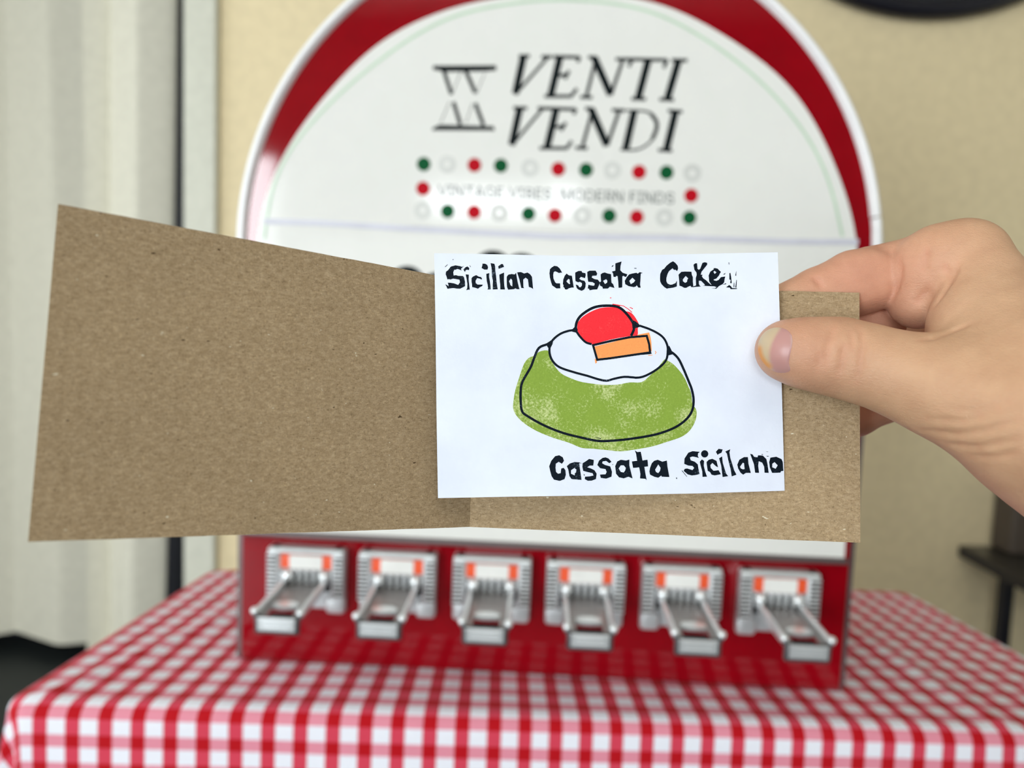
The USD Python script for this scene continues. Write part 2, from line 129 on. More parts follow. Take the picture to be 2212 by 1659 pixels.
        [9.64,-0.27],[10.35,0.09],[11.05,0.48],[11.73,0.92],[12.36,1.37],[12.91,1.8],[13.37,2.2],[13.75,2.57],[14.05,2.95],[14.29,3.34],[14.47,3.79],[14.58,4.28],[14.65,4.78],[14.73,5.72],[14.74,6.14],[14.7,6.55],[14.62,6.96],
        [14.48,7.39],[14.3,7.84],[14.07,8.26],[13.81,8.65],[13.52,8.99],[13.19,9.29],[12.8,9.58],[12.37,9.87],[11.87,10.17],[11.31,10.47],[10.72,10.75],[10.12,11.02],[9.51,11.26],[7.82,11.85],[6.77,11.56],[6.6,11.54],[6.52,11.08],
        [6.42,10.79],[6.09,10.05],[5.8,9.5],[9.76,9.79],[10.41,7.38],[10.63,5.11],[10.8,4.91],[10.34,4.74],[7.82,4.56],[-0.13,3.5],[-3.74,3.13],[-4.89,7.44],[0.38,8.59],[5.02,9.44],[5.55,9.48],[5.16,9.69],[5.5,10.34],[5.81,11.03],
        [5.89,11.25],[5.93,11.44],[5.87,11.44],[5.76,12.66],[5.61,12.99],[5.33,13.46],[5.01,13.95],[4.66,14.43],[4.27,14.91],[3.84,15.41],[3.39,15.87],[2.97,16.24],[2.58,16.5],[2.23,16.69],[1.83,16.84],[1.33,16.95],[0.67,17.05],
        [-0.09,17.11],[-0.89,17.12],[-1.65,17.1],[-2.35,17.04],[-3.03,16.94],[-3.7,16.79],[-4.36,16.56],[-5.08,16.22],[-5.83,15.78],[-6.53,15.31],[-7.11,14.86],[-7.54,14.45],[-7.86,14.06],[-8.11,13.65],[-8.32,13.22],[-8.48,12.76],
        [-8.57,12.25],[-8.63,11.81],[-8.42,11.07],[-8.54,10.93],[-8.02,10.11],[-7.72,9.72],[-7.01,8.9],[-6.64,8.53],[-6.29,8.24],[-5.96,8.07],[-5.61,7.96],[-4.85,7.76],[-5.0,7.22],[-5.76,7.42],[-6.17,7.55],[-6.6,7.78],[-7.01,
        8.11],[-7.42,8.52],[-7.8,8.95],[-8.16,9.37],[-8.47,9.79],[-8.94,10.52],[-9.94,10.78],[-9.93,10.85],[-10.47,10.79],[-10.89,10.69],[-11.88,10.4],[-12.38,10.21],[-12.86,9.98],[-13.33,9.7],[-13.8,9.37],[-14.23,9.01],[-14.59,
        8.66],[-14.88,8.33],[-14.95,8.23]],[[10.04,5.41],[9.87,7.28],[9.34,9.21],[5.09,8.89],[0.49,8.05],[-4.21,7.02],[-3.32,3.73],[-0.2,4.05]]],[[[-4.77,-16.48],[-4.14,-16.57],[-2.88,-16.84],[-3.01,-17.01]]]],"green":[[[[-18.64,
        5.62],[-17.79,5.9],[-17.37,5.98],[-16.92,6.02],[-16.46,6.01],[-16.11,5.84],[-15.95,5.47],[-15.9,4.94],[-15.76,4.33],[-15.47,3.62],[-15.1,2.82],[-14.66,2.05],[-14.16,1.33],[-13.59,0.63],[-12.93,0.02],[-12.17,-0.48],[-11.33,
        -0.89],[-9.53,-1.66],[-8.58,-2.01],[-7.41,-2.32],[-5.82,-2.6],[-4.01,-2.85],[-2.34,-3.02],[-0.96,-3.11],[0.28,-3.12],[1.47,-3.07],[2.63,-2.92],[3.73,-2.7],[4.8,-2.54],[5.88,-2.55],[6.93,-2.62],[7.87,-2.53],[8.64,-2.16],
        [9.29,-1.62],[10.66,-0.41],[11.37,0.27],[12.05,0.97],[12.73,1.74],[13.39,2.53],[13.9,3.1],[14.12,3.33],[14.2,3.34],[14.92,2.98],[15.57,2.61],[16.19,2.19],[16.71,1.73],[17.21,1.21],[17.7,0.64],[18.22,0.01],[18.73,-0.69],
        [19.19,-1.41],[19.56,-2.18],[20.17,-3.71],[20.69,-4.84],[20.89,-5.49],[21.01,-6.39],[21.07,-7.39],[21.21,-8.29],[21.54,-8.93],[21.94,-9.46],[22.2,-10.08],[22.23,-10.86],[22.12,-11.74],[21.88,-12.6],[21.5,-13.47],[21.0,
        -14.33],[20.4,-15.11],[19.74,-15.76],[18.99,-16.32],[18.04,-16.83],[16.79,-17.31],[11.42,-18.89],[10.05,-19.21],[8.36,-19.51],[6.53,-19.78],[3.74,-20.14],[2.78,-20.24],[1.87,-20.26],[1.07,-20.22],[-0.66,-19.97],[-5.21,
        -19.43],[-6.25,-19.38],[-7.09,-19.35],[-7.98,-19.2],[-9.01,-18.83],[-10.08,-18.32],[-11.24,-17.82],[-12.51,-17.39],[-13.87,-16.97],[-15.25,-16.5],[-16.68,-15.93],[-18.14,-15.32],[-19.49,-14.68],[-20.68,-14.01],[-21.77,
        -13.31],[-22.71,-12.62],[-23.51,-11.94],[-24.16,-11.25],[-24.68,-10.59],[-25.06,-9.99],[-25.31,-9.41],[-25.46,-8.83],[-25.51,-8.29],[-25.47,-7.76],[-25.25,-6.19],[-25.07,-5.15],[-24.83,-4.09],[-24.53,-3.04],[-23.35,0.37],
        [-22.91,1.62],[-22.46,2.65],[-22.03,3.33],[-21.61,3.79],[-21.18,4.14],[-20.76,4.36],[-20.33,4.47],[-19.91,4.63],[-19.49,4.92]]]],"red":[[[[-8.43,13.09],[-7.62,14.1],[-7.08,14.6],[-6.32,15.12],[-5.43,15.65],[-4.5,16.1],
        [-3.6,16.47],[-2.67,16.77],[-1.68,16.97],[-0.56,17.06],[0.61,17.05],[1.64,16.94],[2.42,16.69],[3.06,16.33],[3.67,16.04],[4.3,15.91],[4.91,15.83],[5.45,15.64],[5.92,15.26],[6.34,14.77],[6.7,14.23],[7.06,13.63],[7.38,13.0],
        [7.56,12.44],[7.53,12.08],[7.37,11.79],[7.23,11.43],[7.25,10.15],[7.12,9.65],[6.84,9.52],[6.41,9.57],[5.58,9.54],[2.29,9.04],[0.45,8.7],[-1.39,8.26],[-3.22,7.78],[-4.67,7.49],[-5.52,7.5],[-6.0,7.7],[-6.44,8.01],[-6.99,
        8.44],[-7.52,8.98],[-7.94,9.54],[-8.23,10.12],[-8.42,10.72],[-8.54,11.32],[-8.55,11.91]]],[[[5.23,17.09],[6.12,16.65],[6.03,16.48],[5.28,16.89]]],[[[0.73,17.64],[0.78,17.93],[0.8,17.93],[3.6,17.44],[4.89,16.61],[5.9,15.7],
        [5.78,15.57],[4.78,16.47],[3.54,17.28],[2.7,17.42],[2.64,17.17]]],[[[0.16,19.37],[0.11,19.57],[0.54,19.57],[0.41,19.37]]]],"orange":[[[[11.56,4.77],[11.84,5.15],[11.58,5.49],[11.7,5.59],[12.04,5.16],[11.68,4.68]]],[[[9.81,
        4.47],[10.97,4.56],[10.98,4.4],[9.82,4.32]]],[[[-4.3,6.85],[0.43,7.94],[5.31,9.16],[7.38,9.85],[10.21,10.38],[10.57,9.11],[10.74,7.58],[10.79,5.55],[4.19,4.48],[-3.22,3.63]]],[[[-4.19,3.69],[-3.61,3.56],[-3.63,2.67],
        [-4.01,2.43]]]]},
    "card": [[-45.098,31.271],[-30.623,30.983],[-13.857,30.565],[-0.562,30.398],[16.527,30.704],[31.319,31.02],[44.994,31.221],[45.06,12.252],[45.037,-9.612],[45.014,-31.301],[21.117,-31.494],[-3.031,-31.435],[-26.826,-31.26],
        [-44.915,-31.207],[-45.015,-10.582],[-44.993,10.676]],
    "card_frame": [[0.02544,0.19937,1.00573],[0.99681,0.06522,0.04611],[-0.05415,0.12751,0.99036],[0.05871,-0.98969,0.13063]],
    "machine": [[-0.19801,0.5689,0.75],-1.904],
    "emblem": [[[[135.02,396.77],[139.78,399.43],[169.9,399.54],[163.65,414.32],[166.17,415.38],[172.44,400.55],[170.06,399.54],[178.32,399.57],[179.29,396.58],[135.06,395.43]]],[[[134.29,439.71],[178.53,441.06],[178.99,437.78],
        [172.03,436.76],[159.19,436.27],[165.73,422.85],[170.59,435.41],[171.01,435.25],[165.51,421.01],[165.09,421.17],[165.53,422.33],[163.44,421.31],[156.27,436.02],[156.56,436.17],[154.2,436.08],[154.31,436.03],[148.97,
        421.67],[149.19,421.08],[148.68,420.89],[148.39,420.12],[147.97,420.28],[148.11,420.67],[146.63,420.12],[140.83,435.72],[141.06,435.82],[134.37,437.06]],[[153.84,436.06],[143.76,435.68],[148.73,422.33]]],[[[158.46,400.98],
        [162.72,414.86],[163.16,414.72],[158.9,400.84]]],[[[148.16,414.79],[150.74,415.69],[156.13,400.41],[153.55,399.51]]],[[[140.57,400.71],[146.41,415.24],[146.83,415.08],[140.99,400.55]]]],
    "venti": [[[[293.22,420.07],[293.24,422.43],[296.27,422.4],[302.14,446.68],[300.16,446.68],[300.14,449.04],[311.04,449.09],[311.06,446.73],[307.39,446.71],[301.5,422.34],[303.36,422.31],[303.34,419.95]]],[[[238.21,420.07],
        [238.23,422.43],[241.35,422.41],[245.99,443.86],[244.43,446.91],[244.77,447.09],[242.41,447.19],[242.51,449.55],[248.86,449.3],[248.85,449.17],[248.97,449.23],[259.69,428.23],[265.11,446.31],[261.53,446.22],[261.47,
        448.58],[272.4,448.87],[272.42,448.34],[272.43,448.87],[297.22,448.96],[297.22,447.78],[298.31,447.33],[296.09,441.96],[293.91,442.86],[295.44,446.59],[286.53,446.56],[281.29,422.27],[283.96,422.25],[283.96,419.89],
        [273.81,419.93],[273.81,422.29],[276.41,422.29],[276.1,422.36],[281.31,446.54],[273.91,446.51],[271.92,442.09],[269.76,443.05],[271.29,446.47],[267.6,446.38],[261.25,425.17],[261.59,424.5],[260.95,424.17],[260.47,422.59],
        [258.82,423.09],[257.05,422.18],[247.69,440.52],[243.76,422.39],[246.72,422.35],[246.7,419.99]]],[[[213.11,422.22],[215.11,422.28],[220.06,446.86],[218.36,446.87],[218.36,449.23],[236.56,449.22],[236.56,448.37],[237.67,
        447.98],[236.4,444.34],[234.16,445.12],[234.76,446.86],[225.26,446.86],[223.19,436.59],[227.48,437.17],[228.56,439.35],[230.68,438.31],[227.88,432.63],[225.76,433.67],[226.21,434.6],[222.7,434.13],[220.34,422.43],[231.16,
        422.73],[234.63,427.5],[236.55,426.1],[232.55,420.61],[232.28,420.8],[232.29,420.4],[213.17,419.86]]],[[[190.29,422.58],[194.65,446.56],[194.22,446.56],[194.16,448.92],[201.8,449.12],[201.86,446.76],[199.86,446.7],[196.4,
        427.64],[212.29,446.54],[209.93,446.48],[209.87,448.84],[217.49,449.05],[217.55,446.69],[214.87,446.61],[214.93,446.56],[195.67,423.66],[195.31,421.66],[194.17,421.87],[193.42,420.98],[191.88,422.26],[191.89,422.28]]]],
    "vendi": [[[[294.27,385.53],[294.31,387.89],[297.5,387.83],[302.12,412.31],[299.52,412.41],[299.6,414.77],[309.74,414.41],[309.66,412.05],[307.27,412.13],[302.67,387.73],[304.07,387.69],[304.03,385.33]]],[[[267.96,385.51],
        [267.98,386.97],[269.02,386.95],[273.56,412.36],[270.84,412.36],[270.84,413.82],[273.04,413.82],[277.61,413.87],[279.81,413.87],[281.9,413.78],[283.68,413.6],[285.11,413.35],[286.36,413.04],[287.48,412.64],[288.41,412.14],
        [288.63,411.99],[288.91,412.22],[289.62,411.37],[291.16,409.64],[291.92,408.72],[292.61,407.76],[293.16,406.72],[293.24,406.54],[293.59,405.5],[293.79,404.48],[293.88,403.46],[293.85,402.48],[293.75,401.47],[293.6,400.5],
        [293.33,399.35],[292.91,398.08],[292.46,396.91],[291.52,394.62],[291.1,393.5],[290.7,393.65],[289.86,392.56],[288.89,391.46],[287.83,390.44],[286.77,389.53],[285.68,388.69],[284.59,387.95],[283.43,387.29],[282.25,386.73],
        [281.07,386.28],[279.76,385.89],[278.32,385.59],[276.69,385.39],[275.0,385.33],[273.25,385.36],[269.69,385.48]],[[276.6,386.85],[278.05,387.02],[279.37,387.3],[280.58,387.65],[281.7,388.08],[282.77,388.6],[283.8,389.18],
        [284.82,389.86],[285.84,390.65],[286.87,391.53],[287.85,392.48],[288.76,393.5],[289.28,394.19],[288.54,394.48],[288.99,395.64],[289.93,397.93],[290.35,399.03],[290.69,400.04],[290.91,400.97],[291.04,401.85],[291.13,
        402.69],[291.14,403.44],[291.08,404.15],[290.93,404.86],[290.69,405.55],[290.32,406.26],[289.78,407.02],[289.11,407.84],[287.56,409.57],[286.81,410.48],[287.44,411.01],[286.89,411.3],[285.97,411.63],[284.83,411.92],
        [283.45,412.16],[281.77,412.33],[279.8,412.41],[277.69,412.41],[278.71,412.22],[274.17,386.81],[275.0,386.79]]],[[[236.39,385.34],[236.43,387.7],[240.12,387.64],[245.27,409.31],[243.97,411.9],[244.75,412.29],[241.93,
        412.4],[242.01,414.76],[248.4,414.53],[248.39,414.12],[248.53,414.18],[258.81,393.67],[264.25,411.8],[260.66,411.86],[260.7,414.22],[270.03,414.08],[269.99,411.72],[266.71,411.76],[260.36,390.58],[260.77,389.76],[260.0,
        389.38],[259.62,388.11],[258.28,388.51],[256.21,387.48],[246.92,406.01],[242.55,387.59],[244.97,387.54],[244.93,385.18]]],[[[189.07,387.54],[193.5,411.36],[191.72,411.36],[191.72,413.72],[201.55,413.76],[201.55,411.4],
        [198.69,411.38],[195.28,393.03],[210.24,411.61],[208.81,411.61],[208.79,413.97],[216.46,414.02],[216.47,413.49],[216.48,414.02],[235.65,413.91],[235.64,412.9],[236.71,412.43],[235.17,408.9],[233.01,409.84],[233.75,411.56],
        [224.21,411.61],[222.23,401.62],[226.68,401.99],[227.96,404.17],[230.0,402.97],[226.67,397.29],[224.63,398.49],[225.21,399.49],[221.74,399.2],[219.29,386.86],[229.64,387.09],[232.65,391.68],[234.63,390.38],[231.27,385.26],
        [230.45,385.79],[230.48,384.74],[211.24,384.32],[211.18,386.68],[214.07,386.75],[219.02,411.64],[216.47,411.66],[212.83,411.63],[194.51,388.87],[194.09,386.6],[192.87,386.83],[192.29,386.11],[190.96,387.19]]]],
    "dots": [["G",129.67,371.83],["W",146.32,372.35],["R",165.69,372.34],["G",184.38,372.52],["W",205.06,371.62],["R",225.05,371.43],["G",244.65,371.54],["W",262.94,371.91],["R",281.77,371.17],["G",301.03,371.48],["W",318.89,
        371.63],["R",129.62,354.91],["R",319.08,356.13],["W",129.73,339.57],["G",147.64,339.65],["R",166.59,339.66],["W",184.52,339.84],["G",205.29,339.71],["R",224.02,339.3],["W",243.18,339.95],["G",262.42,340.28],["R",281.85,
        340.01],["W",301.2,340.35],["G",318.73,340.74]],
    "tag": [[140.39,350.57],[307.28,352.96]],
    "arch": [[4,101],[6.0,260.0],[6.41,268.1],[6.83,276.21],[7.28,284.3],[7.78,292.4],[8.38,300.48],[9.12,308.53],[10.08,316.55],[11.32,324.51],[12.91,332.4],[14.88,340.18],[17.25,347.85],[20.02,355.4],[23.16,362.8],[26.64,
        370.07],[30.44,377.18],[34.52,384.14],[38.87,390.94],[43.46,397.58],[48.26,404.09],[53.25,410.46],[58.39,416.72],[63.67,422.86],[69.08,428.87],[74.64,434.74],[80.37,440.42],[86.3,445.85],[92.47,450.98],[98.9,455.76],
        [105.58,460.17],[112.51,464.22],[119.64,467.93],[126.94,471.33],[134.38,474.43],[141.94,477.23],[149.61,479.72],[157.37,481.89],[165.22,483.76],[173.14,485.35],[181.12,486.69],[189.13,487.81],[197.18,488.72],[205.24,
        489.46],[213.32,490.02],[221.41,490.41],[229.51,490.65],[237.61,490.72],[245.7,490.61],[253.78,490.28],[261.83,489.7],[269.83,488.79],[277.77,487.52],[285.62,485.85],[293.36,483.75],[300.99,481.24],[308.5,478.36],[315.89,
        475.14],[323.18,471.66],[330.37,467.95],[337.47,464.07],[344.48,460.02],[351.39,455.8],[358.16,451.4],[364.76,446.77],[371.13,441.88],[377.23,436.68],[383.01,431.14],[388.44,425.27],[393.53,419.08],[398.28,412.61],[402.75,
        405.91],[406.95,399.02],[410.93,391.98],[414.71,384.83],[418.31,377.58],[421.73,370.24],[424.95,362.83],[427.93,355.33],[430.63,347.74],[432.99,340.06],[435.0,332.28],[436.63,324.42],[437.94,316.47],[438.98,308.47],
        [439.82,300.42],[440.54,292.35],[441.19,284.27],[441.81,276.18],[442.41,268.09],[443.0,260.0],[445,101]],
    "border": [[15.66,315.54],[16.52,321.89],[17.41,328.24],[18.37,334.56],[19.48,340.84],[20.8,347.05],[22.43,353.16],[24.41,359.15],[26.79,364.98],[29.56,370.65],[32.7,376.15],[36.14,381.48],[39.85,386.65],[43.78,391.68],[47.87,
        396.59],[52.11,401.39],[56.46,406.09],[60.91,410.69],[65.45,415.21],[70.08,419.65],[74.79,424.0],[79.57,428.26],[84.43,432.44],[89.36,436.54],[94.36,440.54],[99.43,444.46],[104.57,448.29],[109.78,452.02],[115.07,455.63],
        [120.44,459.11],[125.9,462.42],[131.47,465.54],[137.14,468.43],[142.94,471.04],[148.85,473.38],[154.88,475.42],[160.99,477.19],[167.18,478.73],[173.43,480.09],[179.72,481.3],[186.03,482.39],[192.36,483.36],[198.7,484.2],
        [205.06,484.89],[211.44,485.41],[217.82,485.74],[224.22,485.92],[230.62,485.94],[237.03,485.82],[243.43,485.57],[249.82,485.19],[256.19,484.64],[262.54,483.91],[268.84,482.96],[275.09,481.74],[281.27,480.24],[287.37,
        478.43],[293.37,476.33],[299.29,473.97],[305.12,471.36],[310.86,468.56],[316.53,465.6],[322.14,462.5],[327.67,459.28],[333.13,455.93],[338.52,452.47],[343.82,448.88],[349.03,445.16],[354.15,441.31],[359.16,437.34],[364.07,
        433.23],[368.88,429.0],[373.56,424.64],[378.13,420.16],[382.57,415.55],[386.86,410.81],[390.99,405.94],[394.94,400.92],[398.7,395.77],[402.25,390.47],[405.56,385.03],[408.64,379.45],[411.46,373.74],[414.04,367.91],[416.39,
        361.97],[418.54,355.96],[420.54,349.88],[422.43,343.76],[424.23,337.6],[426.0,331.44]],
    "seam": [[15.54,328.07],[58.67,328.22],[125.68,326.25],[225.23,324.47],[323.44,326.58],[388.32,326.58],[437.19,327.97]],
    "big": [[120.03,287.16],[142.35,281.35],[181.22,298.33],[201.88,297.1]],
    "hand": {"thumb":[[0.06825,0.19591,1.01345,0.006900000000000001],[0.07293,0.19487,1.01298,0.0078],[0.08187,0.19379,1.01222,0.0089],[0.09006,0.18989,1.01014,0.0089],[0.09774,0.18565,1.00771,0.009800000000000001],[0.10444,
        0.1804,1.00516,0.0103]],"index":[[0.07118,0.21364,1.02292,0.0066],[0.08391,0.2159,1.02788,0.008],[0.09385,0.21678,1.03199,0.009],[0.09746,0.21666,1.03288,0.009]],"index_base":[[0.10911,0.2111,1.02812,0.0081],[0.11109,
        0.21122,1.03491,0.009800000000000001],[0.11439,0.20944,1.03741,0.010199999999999999],[0.11941,0.20805,1.03873,0.0104]],"index_back":[[0.09868,0.21894,1.03702,0.0054],[0.113,0.21471,1.0402,0.0062]],"middle":[[0.08324,
        0.22167,1.01732,0.007],[0.0917,0.22341,1.01986,0.0078],[0.10254,0.22403,1.0212,0.0074],[0.1059,0.2256,1.02185,0.0074]],"ring":[[0.09214,0.22875,1.0068,0.007],[0.10162,0.2319,1.00833,0.0078],[0.11498,0.23419,1.0115,0.008],
        [0.1296,0.23863,1.01609,0.009]],"little":[[0.09607,0.23254,0.99333,0.0066],[0.10461,0.23464,0.99438,0.0076],[0.11388,0.23702,0.99846,0.0076],[0.12927,0.24171,1.00583,0.0085]],"palm":[[[0.11941,0.20805,1.03873,0.0104],
        [0.12069,0.20081,1.03085,0.0095],[0.12332,0.19062,1.01821,0.013],[0.12662,0.17301,1.00124,0.0185]],[[0.12979,0.22015,1.03375,0.0085],[0.13148,0.20697,1.02129,0.011],[0.13244,0.18097,1.00038,0.018]],[[0.13466,0.23114,
        1.02207,0.0085],[0.1372,0.21417,1.01217,0.012],[0.13681,0.18693,0.99973,0.018]],[[0.13298,0.23606,1.00996,0.0085],[0.13485,0.21745,1.00404,0.011],[0.13681,0.18693,0.99973,0.018]],[[0.10444,0.1804,1.00516,0.0103],[0.11063,
        0.17514,1.00256,0.0115],[0.11762,0.17198,1.00093,0.0145],[0.12484,0.16876,0.99867,0.017]],[[0.11537,0.19381,1.0201,0.011],[0.11911,0.18405,1.01222,0.015]],[[0.12718,0.17292,1.00022,0.02],[0.2,0.142,0.925,0.024],[0.3,0.06,
        0.85,0.032],[0.36,0.0,0.81,0.037]]],"card_plane":[[0.0254425,0.1993675,1.0057349999999998],[0.05870878530736927,-0.989690821844998,0.130634435289879]],"kraft_plane":[[-0.00976,0.20046,0.96335],[-0.051407532815447556,
        -0.9828374665850249,0.17716596695347162]],"creases":[[[[0.07758,0.18824,1.02023],[0.077,0.18734,1.01933],[0.07651,0.18666,1.01844],[0.07585,0.18588,1.01699],[0.07532,0.18539,1.01555],[0.07504,0.18513,1.01422],[0.07483,
        0.18504,1.01289],[0.07499,0.18505,1.01156],[0.07522,0.18524,1.01022]],0.00053,0.00065],[[[0.08296,0.18719,1.02012],[0.08292,0.18607,1.01925],[0.08297,0.18515,1.01839],[0.08272,0.18411,1.01704],[0.08258,0.18333,1.01569],
        [0.08227,0.18288,1.01438],[0.08203,0.18261,1.01307],[0.08201,0.18243,1.01166],[0.08206,0.18241,1.01024],[0.08191,0.18285,1.00834],[0.08194,0.18369,1.00639]],0.00076,0.00065],[[[0.07876,0.18466,1.01571],[0.0785,0.18433,
        1.01444],[0.07831,0.18417,1.01318],[0.07827,0.18413,1.01213],[0.07826,0.18419,1.01108],[0.07812,0.18451,1.00966],[0.07806,0.18504,1.00823]],0.00061,0.00058],[[[0.07348,0.18544,1.0137],[0.07329,0.18544,1.01253],[0.07316,
        0.18558,1.01135],[0.07344,0.18578,1.01012],[0.07379,0.18615,1.00888]],0.00038,0.00058],[[[0.08074,0.18624,1.01894],[0.08066,0.18534,1.01786],[0.08065,0.18462,1.01677],[0.08042,0.18414,1.01568],[0.08024,0.18379,1.01459]],
        0.00043,0.00058],[[[0.0802,0.21061,1.03309],[0.08058,0.21,1.03239],[0.08102,0.20956,1.03171],[0.08149,0.20917,1.03085],[0.082,0.20888,1.03]],0.0011899999999999999,0.0007199999999999999],[[[0.10125,0.20808,1.03828],
        [0.10127,0.20729,1.03702],[0.1014,0.20673,1.03577],[0.10139,0.20674,1.03456],[0.10141,0.20683,1.03335],[0.10135,0.20732,1.03184],[0.10132,0.20788,1.03033],[0.10114,0.20854,1.02893],[0.10107,0.20943,1.02753]],0.0012,
        0.00079],[[[0.10567,0.20239,1.04042],[0.10549,0.20206,1.03921],[0.10536,0.20184,1.03801],[0.10513,0.20185,1.03652],[0.105,0.20204,1.03505]],0.0011899999999999999,0.00086],[[[0.10885,0.19929,1.03656],[0.1092,0.19893,
        1.03562],[0.10948,0.19842,1.03467],[0.10941,0.19794,1.03371],[0.10912,0.19705,1.03273]],0.00106,0.00079],[[[0.11111,0.19754,1.037],[0.1106,0.19722,1.03558],[0.10999,0.19675,1.03414],[0.10914,0.19645,1.03259],[0.10821,
        0.19599,1.03104],[0.10724,0.19568,1.02955],[0.10633,0.19548,1.02806],[0.10565,0.19552,1.02677],[0.10514,0.19585,1.02548]],0.0012,0.00086],[[[0.10698,0.20168,1.03071],[0.10645,0.2026,1.02935],[0.1058,0.20332,1.02796],
        [0.10531,0.20376,1.02723],[0.10485,0.20427,1.0265]],0.00083,0.00108],[[[0.09537,0.17823,0.9966],[0.09722,0.17362,0.99695],[0.09927,0.16974,0.99722],[0.10069,0.16691,0.99812],[0.10221,0.16442,0.99897],[0.10388,0.1621,
        1.00052],[0.10565,0.16008,1.002]],0.0008100000000000001,0.0007199999999999999],[[[0.09938,0.1746,0.99411],[0.10062,0.17049,0.9945],[0.10211,0.16709,0.99478],[0.10391,0.16318,0.99648],[0.106,0.16002,0.99803]],
        0.0008100000000000001,0.0007199999999999999],[[[0.10233,0.17018,0.99238],[0.10329,0.16714,0.99283],[0.10447,0.16462,0.99319],[0.10543,0.16235,0.9942],[0.10654,0.16042,0.99514]],0.0007099999999999999,0.0007199999999999999],
        [[[0.09443,0.17495,0.99973],[0.09671,0.17149,1.00003],[0.09898,0.16831,1.0003],[0.10111,0.16534,1.0018],[0.10335,0.16275,1.00322]],0.00053,0.0007199999999999999],[[[0.09627,0.17108,1.00241],[0.09838,0.16852,1.00265],
        [0.10047,0.1661,1.00289],[0.10249,0.16391,1.00423],[0.10458,0.16197,1.00553]],0.00038,0.00065],[[[0.09431,0.18067,1.01743],[0.09616,0.18068,1.01788],[0.09809,0.18082,1.01833],[0.10098,0.18229,1.01926],[0.10348,0.18301,
        1.02021],[0.10492,0.18232,1.02093],[0.10618,0.18133,1.02165]],0.00095,0.00086]]},
    "nail": {"n":48,"rings":10,"p":[[0.064444,0.189513,1.013493],[0.06474,0.189302,1.013911],[0.064747,0.189291,1.013847],[0.064754,0.18928,1.013782],[0.064756,0.189274,1.013709],[0.064748,0.189275,1.013618],[0.064735,0.189281,
        1.013518],[0.064724,0.189287,1.013424],[0.064715,0.189292,1.013343],[0.064709,0.189297,1.013268],[0.06471,0.1893,1.013196],[0.064725,0.18929,1.013123],[0.064746,0.189276,1.013052],[0.06475,0.189276,1.012995],[0.064723,
        0.189298,1.012957],[0.064679,0.189334,1.012932],[0.06463,0.189374,1.012917],[0.064576,0.189416,1.012911],[0.064518,0.189464,1.012914],[0.06446,0.18951,1.012927],[0.064403,0.189556,1.012951],[0.064346,0.189602,1.012986],
        [0.064294,0.189645,1.013027],[0.064245,0.189685,1.013075],[0.0642,0.189722,1.013129],[0.064161,0.189755,1.013187],[0.064128,0.189783,1.013247],[0.064102,0.189807,1.01331],[0.064081,0.189826,1.013373],[0.064066,0.18984,
        1.013436],[0.064057,0.189849,1.013499],[0.064054,0.189854,1.013564],[0.064057,0.189854,1.013633],[0.064066,0.18985,1.013704],[0.064081,0.189841,1.01377],[0.064103,0.189827,1.01383],[0.06413,0.189807,1.013885],[0.064164,
        0.189782,1.013935],[0.064204,0.189751,1.013983],[0.06425,0.189715,1.014025],[0.064301,0.189675,1.014059],[0.064357,0.18963,1.01408],[0.064418,0.189581,1.014092],[0.064477,0.189532,1.014094],[0.064534,0.189484,1.014085],
        [0.064589,0.189437,1.014066],[0.064638,0.189395,1.014039],[0.064677,0.189361,1.014001],[0.064708,0.189331,1.013956],[0.065048,0.189127,1.014326],[0.06506,0.189099,1.014198],[0.065072,0.189074,1.01407],[0.065074,0.189057,
        1.013924],[0.065057,0.189055,1.013742],[0.06503,0.189064,1.013542],[0.065007,0.189076,1.013354],[0.064992,0.189088,1.013192],[0.06498,0.1891,1.013043],[0.064982,0.189107,1.012899],[0.065014,0.189094,1.012752],[0.06506,
        0.189075,1.01261],[0.065069,0.189081,1.012496],[0.065018,0.18913,1.012419],[0.06493,0.189201,1.01237],[0.064831,0.18928,1.01234],[0.064724,0.189365,1.012327],[0.064606,0.189457,1.012332],[0.064489,0.189549,1.012358],
        [0.064375,0.189638,1.012407],[0.064261,0.189726,1.012476],[0.064155,0.18981,1.012559],[0.064056,0.189888,1.012655],[0.063965,0.189961,1.012764],[0.063886,0.190026,1.012879],[0.063821,0.190081,1.012999],[0.063767,0.190128,
        1.013125],[0.063725,0.190166,1.013252],[0.063696,0.190195,1.013378],[0.063679,0.190215,1.013505],[0.063673,0.190226,1.013635],[0.06368,0.190228,1.013773],[0.063698,0.190222,1.013915],[0.063729,0.190206,1.014047],[0.063773,
        0.190179,1.014166],[0.063829,0.190141,1.014276],[0.063896,0.190093,1.014377],[0.063978,0.190033,1.014472],[0.064071,0.189963,1.014557],[0.064173,0.189884,1.014623],[0.064286,0.189794,1.014667],[0.064407,0.189695,1.014691],
        [0.064525,0.189598,1.014694],[0.064639,0.189501,1.014676],[0.06475,0.189406,1.014637],[0.064847,0.189321,1.014582],[0.064922,0.189249,1.014508],[0.064985,0.189187,1.014417],[0.065366,0.188985,1.01474],[0.065381,0.188936,
        1.014548],[0.065398,0.188892,1.014356],[0.065399,0.18886,1.014137],[0.065371,0.18885,1.013865],[0.065328,0.18886,1.013566],[0.065295,0.188877,1.013285],[0.065272,0.188897,1.013042],[0.065256,0.188919,1.012817],[0.065261,
        0.188935,1.012602],[0.065313,0.188926,1.01238],[0.065385,0.18891,1.012168],[0.065403,0.188931,1.011996],[0.065328,0.189006,1.011881],[0.065196,0.189114,1.011807],[0.065047,0.189232,1.011762],[0.064887,0.189358,1.011741],
